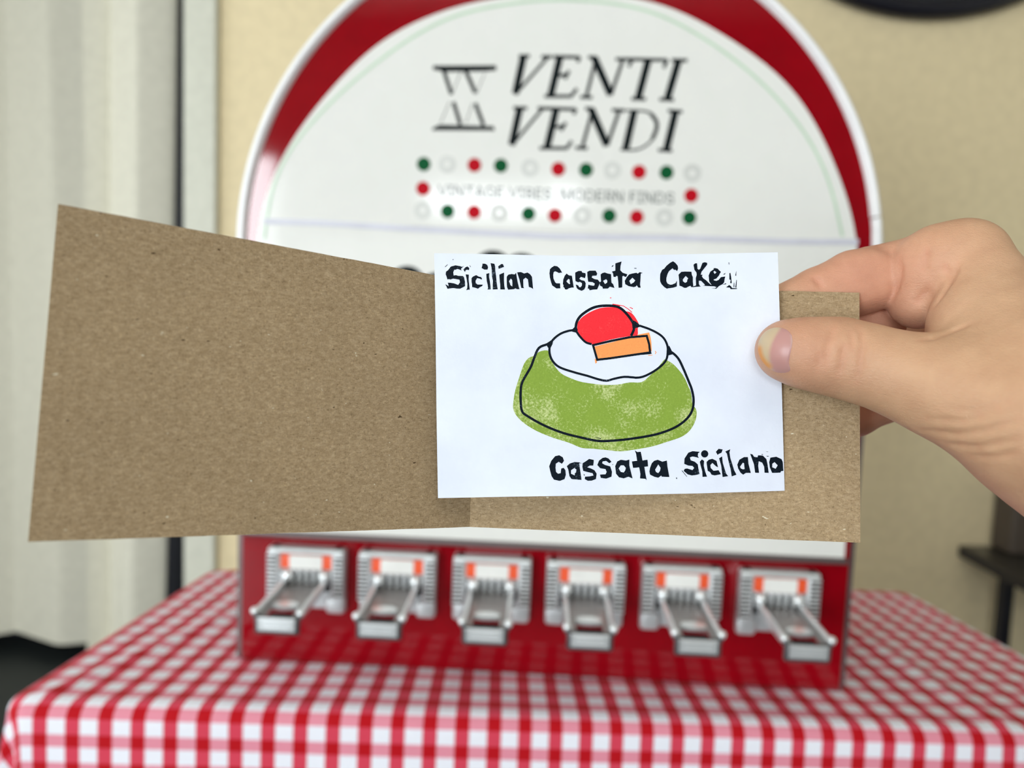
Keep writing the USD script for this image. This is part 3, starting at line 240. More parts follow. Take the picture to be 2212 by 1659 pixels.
        [0.06471,0.189495,1.011749],[0.064533,0.18963,1.011788],[0.06436,0.18976,1.011861],[0.064188,0.189889,1.011964],[0.064027,0.190011,1.012088],[0.063878,0.190125,1.012232],[0.063741,0.190232,1.012396],[0.063621,0.190328,
        1.012568],[0.063522,0.19041,1.012749],[0.063441,0.190481,1.012939],[0.063379,0.19054,1.01313],[0.063335,0.190585,1.013319],[0.06331,0.190616,1.013509],[0.063303,0.190634,1.013704],[0.063313,0.19064,1.013912],[0.063342,
        0.190634,1.014125],[0.06339,0.190614,1.014324],[0.063457,0.190576,1.014503],[0.063541,0.190521,1.014668],[0.063644,0.19045,1.014819],[0.063767,0.190363,1.014961],[0.063908,0.19026,1.015089],[0.064062,0.190143,1.015188],
        [0.064232,0.190008,1.015253],[0.064413,0.189858,1.015288],[0.06459,0.189711,1.015293],[0.06476,0.189565,1.015265],[0.064925,0.189419,1.015206],[0.06507,0.189288,1.015124],[0.065182,0.189178,1.015012],[0.065273,0.189079,
        1.014876],[0.065695,0.188876,1.015152],[0.065711,0.1888,1.014897],[0.065731,0.188733,1.014641],[0.065729,0.188682,1.014349],[0.065688,0.188661,1.013988],[0.06563,0.188667,1.013589],[0.065585,0.188689,1.013215],[0.065556,
        0.188718,1.012891],[0.065537,0.188754,1.012592],[0.065546,0.188784,1.012304],[0.065621,0.188785,1.012009],[0.065723,0.188781,1.011724],[0.065751,0.188821,1.011495],[0.065652,0.188927,1.011341],[0.065478,0.189072,1.011241],
        [0.06528,0.18923,1.011181],[0.065066,0.189397,1.011152],[0.064829,0.189578,1.011163],[0.064593,0.189755,1.011214],[0.06436,0.189924,1.011311],[0.064128,0.190091,1.01145],[0.063912,0.190251,1.011615],[0.063712,0.1904,
        1.011806],[0.063527,0.19054,1.012025],[0.063367,0.190667,1.012255],[0.063234,0.190776,1.012497],[0.063126,0.19087,1.01275],[0.063043,0.190948,1.013006],[0.062985,0.19101,1.013258],[0.062951,0.191054,1.013512],[0.062942,
        0.191081,1.013773],[0.062958,0.191094,1.01405],[0.062999,0.191091,1.014335],[0.063064,0.191068,1.0146],[0.063155,0.191022,1.014839],[0.063269,0.190954,1.015059],[0.063408,0.190862,1.015261],[0.063574,0.190748,1.01545],
        [0.063763,0.190614,1.015621],[0.063969,0.190459,1.015752],[0.064195,0.190276,1.015838],[0.064437,0.190073,1.015885],[0.064672,0.189874,1.015891],[0.064898,0.189676,1.015853],[0.065116,0.189478,1.015774],[0.065307,0.189299,
        1.015664],[0.065454,0.189145,1.015514],[0.065574,0.189008,1.015333],[0.066035,0.188801,1.015563],[0.06605,0.188691,1.015244],[0.066071,0.188595,1.014925],[0.066065,0.188522,1.014561],[0.06601,0.188485,1.014109],[0.065935,
        0.188486,1.013612],[0.065879,0.188512,1.013144],[0.065844,0.188552,1.01274],[0.065823,0.188603,1.012366],[0.065837,0.188651,1.012006],[0.065937,0.188671,1.011636],[0.066072,0.188685,1.01128],[0.066112,0.188751,1.010992],
        [0.065993,0.188892,1.010799],[0.065776,0.189077,1.010674],[0.065529,0.189276,1.010597],[0.065262,0.189484,1.010561],[0.064966,0.18971,1.010573],[0.064669,0.189929,1.010637],[0.064376,0.190137,1.010758],[0.064084,0.19034,
        1.010931],[0.063811,0.190534,1.011138],[0.063558,0.190715,1.011378],[0.063325,0.190888,1.011651],[0.063124,0.191044,1.01194],[0.062957,0.191181,1.012242],[0.062822,0.191299,1.012559],[0.062719,0.1914,1.012879],[0.062647,
        0.191481,1.013195],[0.062606,0.19154,1.013513],[0.062596,0.191578,1.01384],[0.062617,0.191599,1.014188],[0.062671,0.191603,1.014544],[0.062756,0.191581,1.014877],[0.062871,0.191529,1.015176],[0.063016,0.191448,1.015451],
        [0.063191,0.191337,1.015703],[0.0634,0.191197,1.01594],[0.063639,0.191029,1.016153],[0.063897,0.190835,1.016317],[0.064179,0.190603,1.016424],[0.064481,0.190347,1.016482],[0.064773,0.190093,1.016488],[0.065053,0.189837,
        1.01644],[0.065323,0.189583,1.016341],[0.06556,0.189352,1.016203],[0.06574,0.189151,1.016016],[0.065886,0.18897,1.015789],[0.066385,0.188756,1.015973],[0.066398,0.188607,1.01559],[0.066418,0.18848,1.015208],[0.066406,
        0.18838,1.014771],[0.066336,0.188323,1.014231],[0.066243,0.188316,1.013634],[0.066175,0.188346,1.013074],[0.066135,0.188398,1.012588],[0.066113,0.188467,1.01214],[0.066135,0.188537,1.011707],[0.066262,0.188581,1.011262],
        [0.06643,0.188616,1.010834],[0.066484,0.188709,1.010488],[0.066349,0.188903,1.010254],[0.066091,0.189131,1.010103],[0.065796,0.189374,1.01001],[0.065476,0.189625,1.009966],[0.06512,0.189895,1.00998],[0.064762,0.190156,
        1.010056],[0.064409,0.1904,1.010201],[0.064056,0.19064,1.010409],[0.063725,0.190866,1.010657],[0.06342,0.191079,1.010945],[0.063139,0.191283,1.011274],[0.062896,0.19147,1.011621],[0.062695,0.191634,1.011984],[0.062532,
        0.191778,1.012366],[0.062408,0.191902,1.01275],[0.062323,0.192004,1.01313],[0.062276,0.192082,1.013513],[0.062267,0.192135,1.013906],[0.062295,0.192167,1.014324],[0.062362,0.192182,1.014753],[0.062468,0.192166,1.015153],
        [0.062609,0.192111,1.015512],[0.062786,0.192018,1.015843],[0.062998,0.191888,1.016146],[0.06325,0.191721,1.016431],[0.063538,0.191522,1.016687],[0.063848,0.191287,1.016883],[0.064186,0.191002,1.017011],[0.064545,0.190684,
        1.017079],[0.064894,0.190371,1.017086],[0.065227,0.190055,1.017027],[0.065548,0.18974,1.016908],[0.065828,0.189451,1.016741],[0.06604,0.189198,1.016516],[0.06621,0.188968,1.016244],[0.066747,0.188743,1.016381],[0.066754,
        0.188551,1.015936],[0.066771,0.188385,1.01549],[0.06675,0.188249,1.014981],[0.066664,0.188169,1.014351],[0.066554,0.188156,1.013656],[0.066475,0.18819,1.013003],[0.06643,0.188255,1.012437],[0.066407,0.188345,1.011913],
        [0.066437,0.188436,1.011408],[0.066586,0.18849,1.010889],[0.066785,0.188539,1.010389],[0.066856,0.188669,1.009984],[0.066707,0.188917,1.009709],[0.066424,0.189233,1.009529],[0.066082,0.189525,1.009419],[0.065711,0.189824,
        1.009367],[0.065295,0.19014,1.009382],[0.064877,0.190444,1.009469],[0.064462,0.190724,1.009639],[0.064047,0.190996,1.009881],[0.063658,0.191255,1.010171],[0.063299,0.1915,1.010508],[0.062969,0.191735,1.010892],[0.062684,
        0.191953,1.011298],[0.062449,0.192146,1.011722],[0.062259,0.192318,1.012169],[0.062116,0.192469,1.012618],[0.06202,0.192597,1.013062],[0.061967,0.192696,1.01351],[0.061958,0.192767,1.01397],[0.061995,0.192817,1.014459],
        [0.062079,0.192848,1.01496],[0.062207,0.192844,1.015428],[0.062376,0.192789,1.015848],[0.062586,0.192688,1.016236],[0.062836,0.192538,1.01659],[0.063131,0.192345,1.016922],[0.063469,0.192112,1.017221],[0.06383,0.19183,
        1.01745],[0.064221,0.191485,1.017598],[0.064637,0.1911,1.017677],[0.065039,0.190719,1.017684],[0.065423,0.190336,1.017615],[0.065792,0.189951,1.017474],[0.066114,0.189601,1.017279],[0.066354,0.189288,1.017016],[0.066547,
        0.189003,1.016698],[0.067115,0.188751,1.016789],[0.067111,0.188495,1.016281],[0.067119,0.188276,1.015772],[0.067088,0.188102,1.015191],[0.066985,0.187995,1.014472],[0.066856,0.187971,1.013679],[0.066766,0.18801,1.012933],
        [0.066716,0.188089,1.012286],[0.066694,0.188201,1.011688],[0.066733,0.188319,1.01111],[0.066911,0.188402,1.010516],[0.067149,0.188487,1.009943],[0.06724,0.188664,1.009478],[0.067078,0.188969,1.009161],[0.066761,0.189348,
        1.008954],[0.066392,0.189741,1.008823],[0.065969,0.190088,1.008762],[0.065495,0.190455,1.008778],[0.065017,0.190804,1.008877],[0.064539,0.19112,1.009071],[0.064061,0.191425,1.009348],[0.063614,0.191717,1.009679],[0.0632,
        0.191991,1.010065],[0.06282,0.192257,1.010505],[0.062494,0.192508,1.01097],[0.062225,0.192733,1.011456],[0.06201,0.192937,1.011967],[0.061849,0.193121,1.012482],[0.061741,0.19328,1.012991],[0.061685,0.193407,1.013504],
        [0.061681,0.193505,1.014031],[0.061729,0.193581,1.014592],[0.061832,0.193639,1.015166],[0.061986,0.193656,1.015703],[0.062186,0.193609,1.016184],[0.062429,0.193501,1.016628],[0.062717,0.193331,1.017034],[0.063056,0.193107,
        1.017415],[0.063441,0.192834,1.017757],[0.063851,0.192497,1.018018],[0.064291,0.192077,1.018187],[0.06476,0.191612,1.018276],[0.065213,0.191152,1.018284],[0.065644,0.190688,1.018203],[0.066059,0.190226,1.018041],[0.066418,
        0.189804,1.017817],[0.066686,0.189425,1.017515],[0.066897,0.189077,1.017152],[0.067486,0.188766,1.017197],[0.06747,0.188449,1.016625],[0.067471,0.188181,1.016053],[0.06743,0.187966,1.015401],[0.067307,0.187828,1.014593],
        [0.067158,0.187791,1.013702],[0.067057,0.187833,1.012864],[0.067003,0.187928,1.012136],[0.066983,0.188064,1.011463],[0.067033,0.188215,1.010812],[0.067243,0.188334,1.010142],[0.067522,0.188463,1.009495],[0.067638,0.188697,
        1.00897],[0.067466,0.189065,1.008611],[0.067119,0.189516,1.008374],[0.066712,0.189986,1.008224],[0.066255,0.190432,1.00815],[0.065724,0.190855,1.008166],[0.065187,0.191253,1.008277],[0.064648,0.191609,1.008494],[0.064106,
        0.191947,1.008806],[0.063599,0.192269,1.00918],[0.06313,0.192573,1.009615],[0.062701,0.192874,1.010111],[0.062333,0.193162,1.010635],[0.062032,0.193424,1.011184],[0.061793,0.193668,1.01176],[0.061616,0.193894,1.012341],
        [0.061502,0.194098,1.012915],[0.061447,0.194268,1.013494],[0.061451,0.194406,1.014088],[0.061516,0.194526,1.014721],[0.061646,0.194636,1.015369],[0.061834,0.194697,1.015975],[0.062068,0.19467,1.016519],[0.062348,0.194559,
        1.01702],[0.062671,0.194361,1.017478],[0.063051,0.194095,1.017908],[0.06348,0.193765,1.018294],[0.063933,0.193351,1.018589],[0.064415,0.192829,1.018779],[0.064928,0.192254,1.018878],[0.065424,0.191693,1.018885],[0.065897,
        0.191132,1.018792],[0.066351,0.190575,1.018609],[0.066745,0.190069,1.018355],[0.067035,0.189612,1.018015],[0.06726,0.189183,1.017605],[0.067868,0.188813,1.017605],[0.067837,0.188424,1.016969],[0.067829,0.188101,1.016334],
        [0.067774,0.187841,1.015609],[0.067631,0.187669,1.014713],[0.067462,0.187616,1.013724],[0.067349,0.187662,1.012794],[0.067292,0.187773,1.011986],[0.067274,0.187937,1.011237],[0.067337,0.188123,1.010514],[0.067581,0.188286,
        1.009767],[0.067907,0.18847,1.009046],[0.068051,0.188769,1.008458],[0.067872,0.189213,1.008056],[0.067498,0.189746,1.007789],[0.067059,0.190302,1.007618],[0.066576,0.190873,1.007529],[0.065993,0.191369,1.007544],[0.065399,
        0.191825,1.007665],[0.064798,0.192224,1.007907],[0.064193,0.192596,1.008254],[0.063626,0.192953,1.00867],[0.063102,0.193291,1.009155],[0.062623,0.193628,1.009707],[0.062218,0.193964,1.010291],[0.061888,0.194278,1.010902],
        [0.061629,0.194577,1.011544],[0.061445,0.194874,1.01219],[0.061335,0.195155,1.012829],[0.061292,0.195408,1.013474],[0.061318,0.195634,1.014136],[0.06142,0.195862,1.014841],[0.061608,0.196118,1.015563],[0.061865,0.196333,
        1.016238],[0.062158,0.1964,1.016846],[0.062477,0.196294,1.017408],[0.062821,0.196013,1.017921],[0.063217,0.195622,1.018403],[0.063666,0.195151,1.018834],[0.064133,0.194568,1.019163],[0.064627,0.193849,1.019374],[0.065162,
        0.193097,1.019483],[0.065688,0.192388,1.019489],[0.066191,0.191695,1.019384],[0.066677,0.191017,1.019178],[0.067099,0.190408,1.018894],[0.067406,0.189858,1.018514],[0.067628,0.189305,1.018059]],"d":[[-0.6367,-0.7708,
        0.0212],[-0.6067,-0.7914,0.0745],[-0.6062,-0.7925,0.0665],[-0.6057,-0.7935,0.0585],[-0.6058,-0.7941,0.0493],[-0.6068,-0.7939,0.0379],[-0.6084,-0.7933,0.0254],[-0.6097,-0.7925,0.0136],[-0.6107,-0.7919,0.0034],[-0.6114,
        -0.7913,-0.0059],[-0.6116,-0.791,-0.0149],[-0.6104,-0.7918,-0.0241],[-0.6085,-0.7929,-0.0328],[-0.6083,-0.7927,-0.0399],[-0.6109,-0.7904,-0.0448],[-0.6152,-0.7869,-0.048],[-0.62,-0.783,-0.0501],[-0.6251,-0.7788,-0.0512],
        [-0.6308,-0.7742,-0.0512],[-0.6365,-0.7697,-0.0498],[-0.642,-0.7653,-0.047],[-0.6475,-0.7609,-0.0429],[-0.6526,-0.7567,-0.038],[-0.6574,-0.7529,-0.0322],[-0.6618,-0.7493,-0.0255],[-0.6656,-0.7461,-0.0184],[-0.6688,-0.7434,
        -0.011],[-0.6714,-0.7411,-0.0031],[-0.6733,-0.7393,0.0048],[-0.6747,-0.738,0.0127],[-0.6754,-0.7371,0.0207],[-0.6756,-0.7367,0.0289],[-0.6751,-0.7367,0.0376],[-0.6741,-0.7372,0.0466],[-0.6724,-0.7382,0.055],[-0.6701,
        -0.7397,0.0626],[-0.6671,-0.7417,0.0697],[-0.6636,-0.7442,0.0761],[-0.6594,-0.7473,0.0822],[-0.6546,-0.7509,0.0877],[-0.6494,-0.7548,0.092],[-0.6438,-0.7593,0.0949],[-0.6377,-0.7642,0.0965],[-0.6319,-0.769,0.0969],
        [-0.6263,-0.7737,0.0959],[-0.6209,-0.7783,0.0936],[-0.6162,-0.7824,0.0903],[-0.6126,-0.7857,0.0857],[-0.6097,-0.7886,0.0801],[-0.5761,-0.8074,0.1271],[-0.5755,-0.8102,0.1112],[-0.5747,-0.8128,0.0952],[-0.575,-0.8145,
        0.077],[-0.5772,-0.8148,0.0544],[-0.5804,-0.8138,0.0294],[-0.583,-0.8125,0.006],[-0.5849,-0.811,-0.0142],[-0.5863,-0.8094,-0.0328],[-0.5865,-0.8083,-0.0507],[-0.5838,-0.809,-0.0688],[-0.5799,-0.8101,-0.0862],[-0.5793,
        -0.8089,-0.1003],[-0.5842,-0.8041,-0.1101],[-0.5925,-0.797,-0.1167],[-0.6019,-0.7893,-0.1211],[-0.612,-0.7811,-0.1234],[-0.6233,-0.7722,-0.1234],[-0.6346,-0.7633,-0.1209],[-0.6457,-0.7548,-0.1155],[-0.6569,-0.7463,
        -0.1075],[-0.6674,-0.7383,-0.0977],[-0.6771,-0.7308,-0.0862],[-0.6862,-0.7237,-0.0729],[-0.6942,-0.7174,-0.0587],[-0.7008,-0.7121,-0.0437],[-0.7061,-0.7075,-0.0279],[-0.7103,-0.7038,-0.0119],[-0.7131,-0.701,0.004],
        [-0.7147,-0.6991,0.0201],[-0.715,-0.6981,0.0366],[-0.7141,-0.698,0.0543],[-0.7118,-0.6986,0.0725],[-0.7082,-0.7003,0.0894],[-0.7033,-0.7031,0.1047],[-0.6972,-0.7069,0.1188],[-0.6899,-0.7118,0.1317],[-0.6812,-0.7179,
        0.1439],[-0.6713,-0.7249,0.1548],[-0.6606,-0.7327,0.1633],[-0.6491,-0.7418,0.1688],[-0.6368,-0.7516,0.1719],[-0.6251,-0.7612,0.1725],[-0.614,-0.7707,0.1702],[-0.6034,-0.7801,0.1655],[-0.5943,-0.7885,0.1587],[-0.5873,
        -0.7955,0.1495],[-0.5817,-0.8016,0.1383],[-0.545,-0.8191,0.1791],[-0.5444,-0.8244,0.1553],[-0.5436,-0.829,0.1315],[-0.5443,-0.8323,0.1044],[-0.5479,-0.8336,0.0707],[-0.5528,-0.8327,0.0334],[-0.5567,-0.8307,-0.0015],
        [-0.5594,-0.8283,-0.0316],[-0.5614,-0.8254,-0.0594],[-0.5615,-0.823,-0.0861],[-0.5572,-0.8227,-0.1132],[-0.551,-0.8228,-0.139],[-0.5498,-0.8198,-0.1601],[-0.5568,-0.812,-0.1748],[-0.5688,-0.8014,-0.1849],[-0.5826,-0.7899,
        -0.1916],[-0.5975,-0.7777,-0.1953],[-0.6142,-0.7646,-0.1956],[-0.631,-0.7516,-0.1921],[-0.6478,-0.7392,-0.1842],[-0.6648,-0.7269,-0.1724],[-0.6809,-0.7152,-0.1579],[-0.6959,-0.7042,-0.1407],[-0.7099,-0.6938,-0.1208],
        [-0.7222,-0.6844,-0.0996],[-0.7325,-0.6764,-0.0771],[-0.741,-0.6694,-0.0532],[-0.7475,-0.6637,-0.029],[-0.752,-0.6592,-0.0049],[-0.7544,-0.6561,0.0194],[-0.7549,-0.6543,0.0445],[-0.7534,-0.6537,0.0713],[-0.7498,-0.6543,
        0.0988],[-0.7441,-0.6564,0.1245],[-0.7364,-0.6602,0.1475],[-0.7268,-0.6658,0.1687],[-0.7153,-0.673,0.1881],[-0.7018,-0.6819,0.2063],[-0.6865,-0.6922,0.2226],[-0.6702,-0.704,0.2351],[-0.6525,-0.7177,0.2431],[-0.634,-0.7326,
        0.2475],[-0.6165,-0.7473,0.2479],[-0.5999,-0.7618,0.2443],[-0.5843,-0.7762,0.2369],[-0.5709,-0.7891,0.2266],[-0.5609,-0.8001,0.2127],[-0.5529,-0.8099,0.1958],[-0.5133,-0.8267,0.2305],[-0.513,-0.835,0.1989],[-0.5124,
        -0.8423,0.1674],[-0.5138,-0.8478,0.1314],[-0.5189,-0.8504,0.0867],[-0.5255,-0.85,0.0374],[-0.5307,-0.8475,-0.0089],[-0.5342,-0.844,-0.0489],[-0.5366,-0.8395,-0.0858],[-0.5364,-0.8352,-0.1212],[-0.5304,-0.8331,-0.1571],
        [-0.5219,-0.8313,-0.1914],[-0.5198,-0.8257,-0.2194],[-0.5286,-0.8145,-0.2391],[-0.5441,-0.8001,-0.2526],[-0.5619,-0.7847,-0.2617],[-0.5814,-0.7686,-0.267],[-0.6034,-0.7512,-0.2677],[-0.6258,-0.7342,-0.2634],[-0.6483,
        -0.7181,-0.2532],[-0.6711,-0.7022,-0.2378],[-0.693,-0.687,-0.2188],[-0.7135,-0.6726,-0.196],[-0.7328,-0.6589,-0.1696],[-0.7498,-0.6464,-0.1412],[-0.764,-0.6356,-0.111],[-0.7757,-0.6261,-0.079],[-0.7847,-0.6182,-0.0465],
        [-0.7909,-0.6118,-0.0141],[-0.7943,-0.6072,0.0187],[-0.7949,-0.6044,0.0525],[-0.7927,-0.6031,0.0886],[-0.7876,-0.6032,0.1256],[-0.7796,-0.6054,0.1601],[-0.7689,-0.6101,0.1911],[-0.7556,-0.6172,0.2195],[-0.7397,-0.6266,
        0.2454],[-0.7211,-0.6383,0.2695],[-0.7001,-0.6521,0.2911],[-0.6778,-0.6679,0.3074],[-0.654,-0.6865,0.3178],[-0.6292,-0.7069,0.3231],[-0.6058,-0.727,0.3233],[-0.584,-0.7469,0.3181],[-0.5635,-0.7666,0.3079],[-0.5461,-0.7844,
        0.294],[-0.5333,-0.7999,0.2753],[-0.5234,-0.8137,0.2528],[-0.481,-0.8303,0.2814],[-0.4814,-0.8424,0.2421],[-0.4812,-0.8528,0.2029],[-0.4834,-0.861,0.1582],[-0.4901,-0.8656,0.1027],[-0.4985,-0.8659,0.0413],[-0.505,-0.863,
        -0.0162],[-0.5092,-0.8581,-0.066],[-0.5119,-0.8517,-0.112],[-0.5114,-0.8451,-0.156],[-0.5035,-0.8404,-0.2008],[-0.4924,-0.8356,-0.2434],[-0.4892,-0.8266,-0.2783],[-0.4996,-0.8116,-0.3029],[-0.5183,-0.7931,-0.3201],
        [-0.5399,-0.7736,-0.3317],[-0.5637,-0.7534,-0.3386],[-0.5909,-0.7317,-0.34],[-0.6187,-0.7107,-0.335],[-0.6469,-0.691,-0.3226],[-0.6758,-0.6716,-0.3037],[-0.7035,-0.6531,-0.2802],[-0.7298,-0.6355,-0.252],[-0.7546,-0.6186,
        -0.219],[-0.7765,-0.6029,-0.1835],[-0.7949,-0.589,-0.1457],[-0.81,-0.5769,-0.1055],[-0.8217,-0.5663,-0.0645],[-0.8297,-0.5577,-0.0236],[-0.8341,-0.5513,0.0178],[-0.8349,-0.5471,0.0605],[-0.8319,-0.5447,0.1061],[-0.8251,
        -0.544,0.1528],[-0.8145,-0.5459,0.1964],[-0.8005,-0.5511,0.2354],[-0.7832,-0.5596,0.2711],[-0.7626,-0.5713,0.3035],[-0.7385,-0.5859,0.3336],[-0.7116,-0.6032,0.3603],[-0.6832,-0.6233,0.3804],[-0.6531,-0.6474,0.3929],
        [-0.622,-0.6737,0.399],[-0.5929,-0.6996,0.3988],[-0.566,-0.7254,0.3917],[-0.541,-0.751,0.3786],[-0.5199,-0.7742,0.3609],[-0.5047,-0.7947,0.3374],[-0.4929,-0.8132,0.3093],[-0.4482,-0.8301,0.3319],[-0.4494,-0.8467,0.2849],
        [-0.4499,-0.8608,0.2381],[-0.4531,-0.8721,0.1847],[-0.4616,-0.8792,0.1184],[-0.4719,-0.8805,0.0452],[-0.4796,-0.8772,-0.0235],[-0.4845,-0.8709,-0.083],[-0.4874,-0.8622,-0.138],[-0.4863,-0.8527,-0.1907],[-0.4763,-0.8447,
        -0.2442],[-0.538,-0.7957,-0.2783],[-0.5493,-0.7739,-0.3152],[-0.5002,-0.7878,-0.3595],[-0.4912,-0.7802,-0.3873],[-0.5165,-0.7563,-0.4016],[-0.5444,-0.7317,-0.4102],[-0.5764,-0.7056,-0.4122],[-0.6095,-0.6805,-0.4067],
        [-0.6434,-0.6573,-0.3924],[-0.6784,-0.6345,-0.3702],[-0.7123,-0.6127,-0.3424],[-0.7445,-0.5919,-0.3088],[-0.7751,-0.5716,-0.2693],[-0.8021,-0.5525,-0.2267],[-0.8249,-0.5355,-0.1812],[-0.8436,-0.5203,-0.1326],[-0.858,
        -0.5068,-0.0829],[-0.8679,-0.4956,-0.0335],[-0.8733,-0.4869,0.0168],[-0.8741,-0.4808,0.0686],[-0.8702,-0.4768,0.1239],[-0.8615,-0.4746,0.1806],[-0.8481,-0.4757,0.2333],[-0.8305,-0.4813,0.2805],[-0.8088,-0.491,0.3235],
        [-0.7833,-0.505,0.3625],[-0.7536,-0.5228,0.3984],[-0.7205,-0.5439,0.4303],[-0.6859,-0.5688,0.4539],[-0.6496,-0.5989,0.4684],[-0.6122,-0.6321,0.475],[-0.5776,-0.6645,0.4741],[-0.5459,-0.6969,0.4652],[-0.5166,-0.729,0.449],
        [-0.4922,-0.7583,0.4274],[-0.4748,-0.7844,0.3991],[-0.4617,-0.8083,0.3653],[-0.4147,-0.8259,0.3819],[-0.4171,-0.8478,0.3274],[-0.4576,-0.8475,0.2688],[-0.493,-0.8424,0.2174],[-0.5013,-0.8535,0.1422],[-0.495,-0.867,0.057],
        [-0.4907,-0.8708,-0.0302],[-0.494,-0.8639,-0.0981],[-0.5034,-0.8492,-0.1596],[-0.5326,-0.8198,-0.2105],[-0.545,-0.7951,-0.2661],[-0.5378,-0.7797,-0.3208],[-0.5349,-0.7613,-0.3666],[-0.5406,-0.739,-0.402],[-0.5337,-0.7248,
        -0.4357],[-0.4914,-0.7324,-0.4713],[-0.5231,-0.7029,-0.4819],[-0.5598,-0.6721,-0.4847],[-0.5981,-0.6427,-0.4789],[-0.6376,-0.6159,-0.4627],[-0.6788,-0.5899,-0.4373],[-0.7189,-0.5648,-0.4053],[-0.7573,-0.5406,-0.3664],
        [-0.7938,-0.5168,-0.3206],[-0.8262,-0.4941,-0.2708],[-0.8535,-0.4735,-0.2175],[-0.876,-0.4548,-0.1604],[-0.8933,-0.4378,-0.102],[-0.905,-0.4231,-0.0438],[-0.9113,-0.4115,0.0155],[-0.912,-0.403,0.0767],[-0.907,-0.3966,
        0.1419],[-0.8959,-0.3921,0.2087],[-0.8793,-0.3917,0.2709],[-0.8578,-0.3971,0.3263],[-0.8315,-0.4081,0.3768],[-0.8009,-0.4246,0.4223],[-0.7653,-0.4458,0.4643],[-0.7259,-0.4712,0.5011],[-0.685,-0.5018,0.5282],[-0.6426,
        -0.5392,0.5444],[-0.5994,-0.5803,0.5514],[-0.5595,-0.6204,0.5496],[-0.5233,-0.6604,0.5385],[-0.4902,-0.7002,0.5191],[-0.4628,-0.7363,0.4936],[-0.4437,-0.7689,0.4603],[-0.4295,-0.799,0.4209],[-0.474,-0.7694,0.4283],[-0.482,
        -0.7952,0.368],[-0.4886,-0.8163,0.3081],[-0.4967,-0.834,0.2401],[-0.5084,-0.8469,0.1559],[-0.5205,-0.8516,0.0627],[-0.5294,-0.848,-0.0249],[-0.5351,-0.8388,-0.1009],[-0.5386,-0.8251,-0.1709],[-0.5387,-0.8083,-0.2376],
        [-0.5324,-0.7901,-0.3037],[-0.5222,-0.7704,-0.3658],[-0.5176,-0.7467,-0.4178],[-0.5242,-0.718,-0.458],[-0.5365,-0.6873,-0.4897],[-0.4953,-0.6875,-0.531],[-0.4997,-0.6662,-0.5537],[-0.5407,-0.6299,-0.5575],[-0.5839,-0.5958,
        -0.5514],[-0.629,-0.5653,-0.5336],[-0.6764,-0.536,-0.5052],[-0.7228,-0.5074,-0.4692],[-0.7675,-0.4799,-0.4251],[-0.8102,-0.4524,-0.3728],[-0.848,-0.4255,-0.3159],[-0.8801,-0.4007,-0.2548],[-0.9064,-0.3776,-0.1892],
        [-0.9264,-0.3562,-0.1219],[-0.9398,-0.3372,-0.0546],[-0.9468,-0.3216,0.0138],[-0.9472,-0.3094,0.0845],[-0.9406,-0.2994,0.16],[-0.9268,-0.2912,0.2372],[-0.9065,-0.2879,0.3089],[-0.8806,-0.2926,0.3728],[-0.8494,-0.3046,
        0.4309],[-0.8134,-0.324,0.483],[-0.772,-0.3495,0.5309],[-0.7262,-0.3803,0.5727],[-0.6794,-0.4181,0.6031],[-0.6312,-0.4649,0.6208],[-0.5826,-0.516,0.628],[-0.538,-0.5656,0.6251],[-0.4978,-0.6149,0.6116],[-0.4614,-0.6635,
        0.5889],[-0.4316,-0.7077,0.5594],[-0.4111,-0.7478,0.5213],[-0.3963,-0.785,0.4762],[-0.4535,-0.7543,0.4747],[-0.463,-0.7871,0.4075],[-0.4707,-0.8139,0.3407],[-0.4802,-0.8362,0.265],[-0.4937,-0.8526,0.1712],[-0.5077,-0.8589,
        0.0675],[-0.5178,-0.855,-0.0301],[-0.5239,-0.844,-0.1147],[-0.5274,-0.8275,-0.1928],[-0.5267,-0.8069,-0.2672],[-0.5179,-0.7845,-0.3411],[-0.5043,-0.7596,-0.4108],[-0.4977,-0.7295,-0.4692],[-0.5049,-0.6935,-0.5139],
        [-0.5194,-0.6546,-0.5492],[-0.5343,-0.6168,-0.578],[-0.4735,-0.6197,-0.6259],[-0.5185,-0.5773,-0.6308],[-0.5663,-0.5378,-0.6246],[-0.6168,-0.5031,-0.6053],[-0.6704,-0.4701,-0.5741],[-0.7231,-0.438,-0.534],[-0.7743,-0.4067,
        -0.4848],[-0.8232,-0.3748,-0.4263],[-0.8666,-0.343,-0.3623],[-0.9033,-0.313,-0.2933],[-0.9334,-0.2843,-0.219],[-0.9559,-0.2568,-0.1427],[-0.9706,-0.2314,-0.0663],[-0.9777,-0.2097,0.0116],[-0.9771,-0.1918,0.0921],[-0.9682,
        -0.1757,0.1779],[-0.9506,-0.1605,0.2657],[-0.9255,-0.1513,0.3473],[-0.8945,-0.1536,0.4199],[-0.8581,-0.1665,0.4857],[-0.8169,-0.1903,0.5445],[-0.7699,-0.2221,0.5983],[-0.7183,-0.261,0.6449],[-0.6662,-0.3093,0.6786],
        [-0.6135,-0.3698,0.6977],[-0.5605,-0.4348,0.7048],[-0.5121,-0.4968,0.7007],[-0.4689,-0.5578,0.6848],[-0.4299,-0.6176,0.6586],[-0.3983,-0.6714,0.625],[-0.377,-0.7206,0.5819],[-0.4494,-0.7218,0.5263],[-0.4312,-0.737,0.5206],
        [-0.4424,-0.7778,0.4465],[-0.4513,-0.8108,0.3729],[-0.4622,-0.8382,0.2894],[-0.4778,-0.8585,0.1863],[-0.4938,-0.8666,0.072],[-0.505,-0.8624,-0.0354],[-0.5115,-0.8496,-0.1286],[-0.5149,-0.8299,-0.2147],[-0.5132,-0.8053,
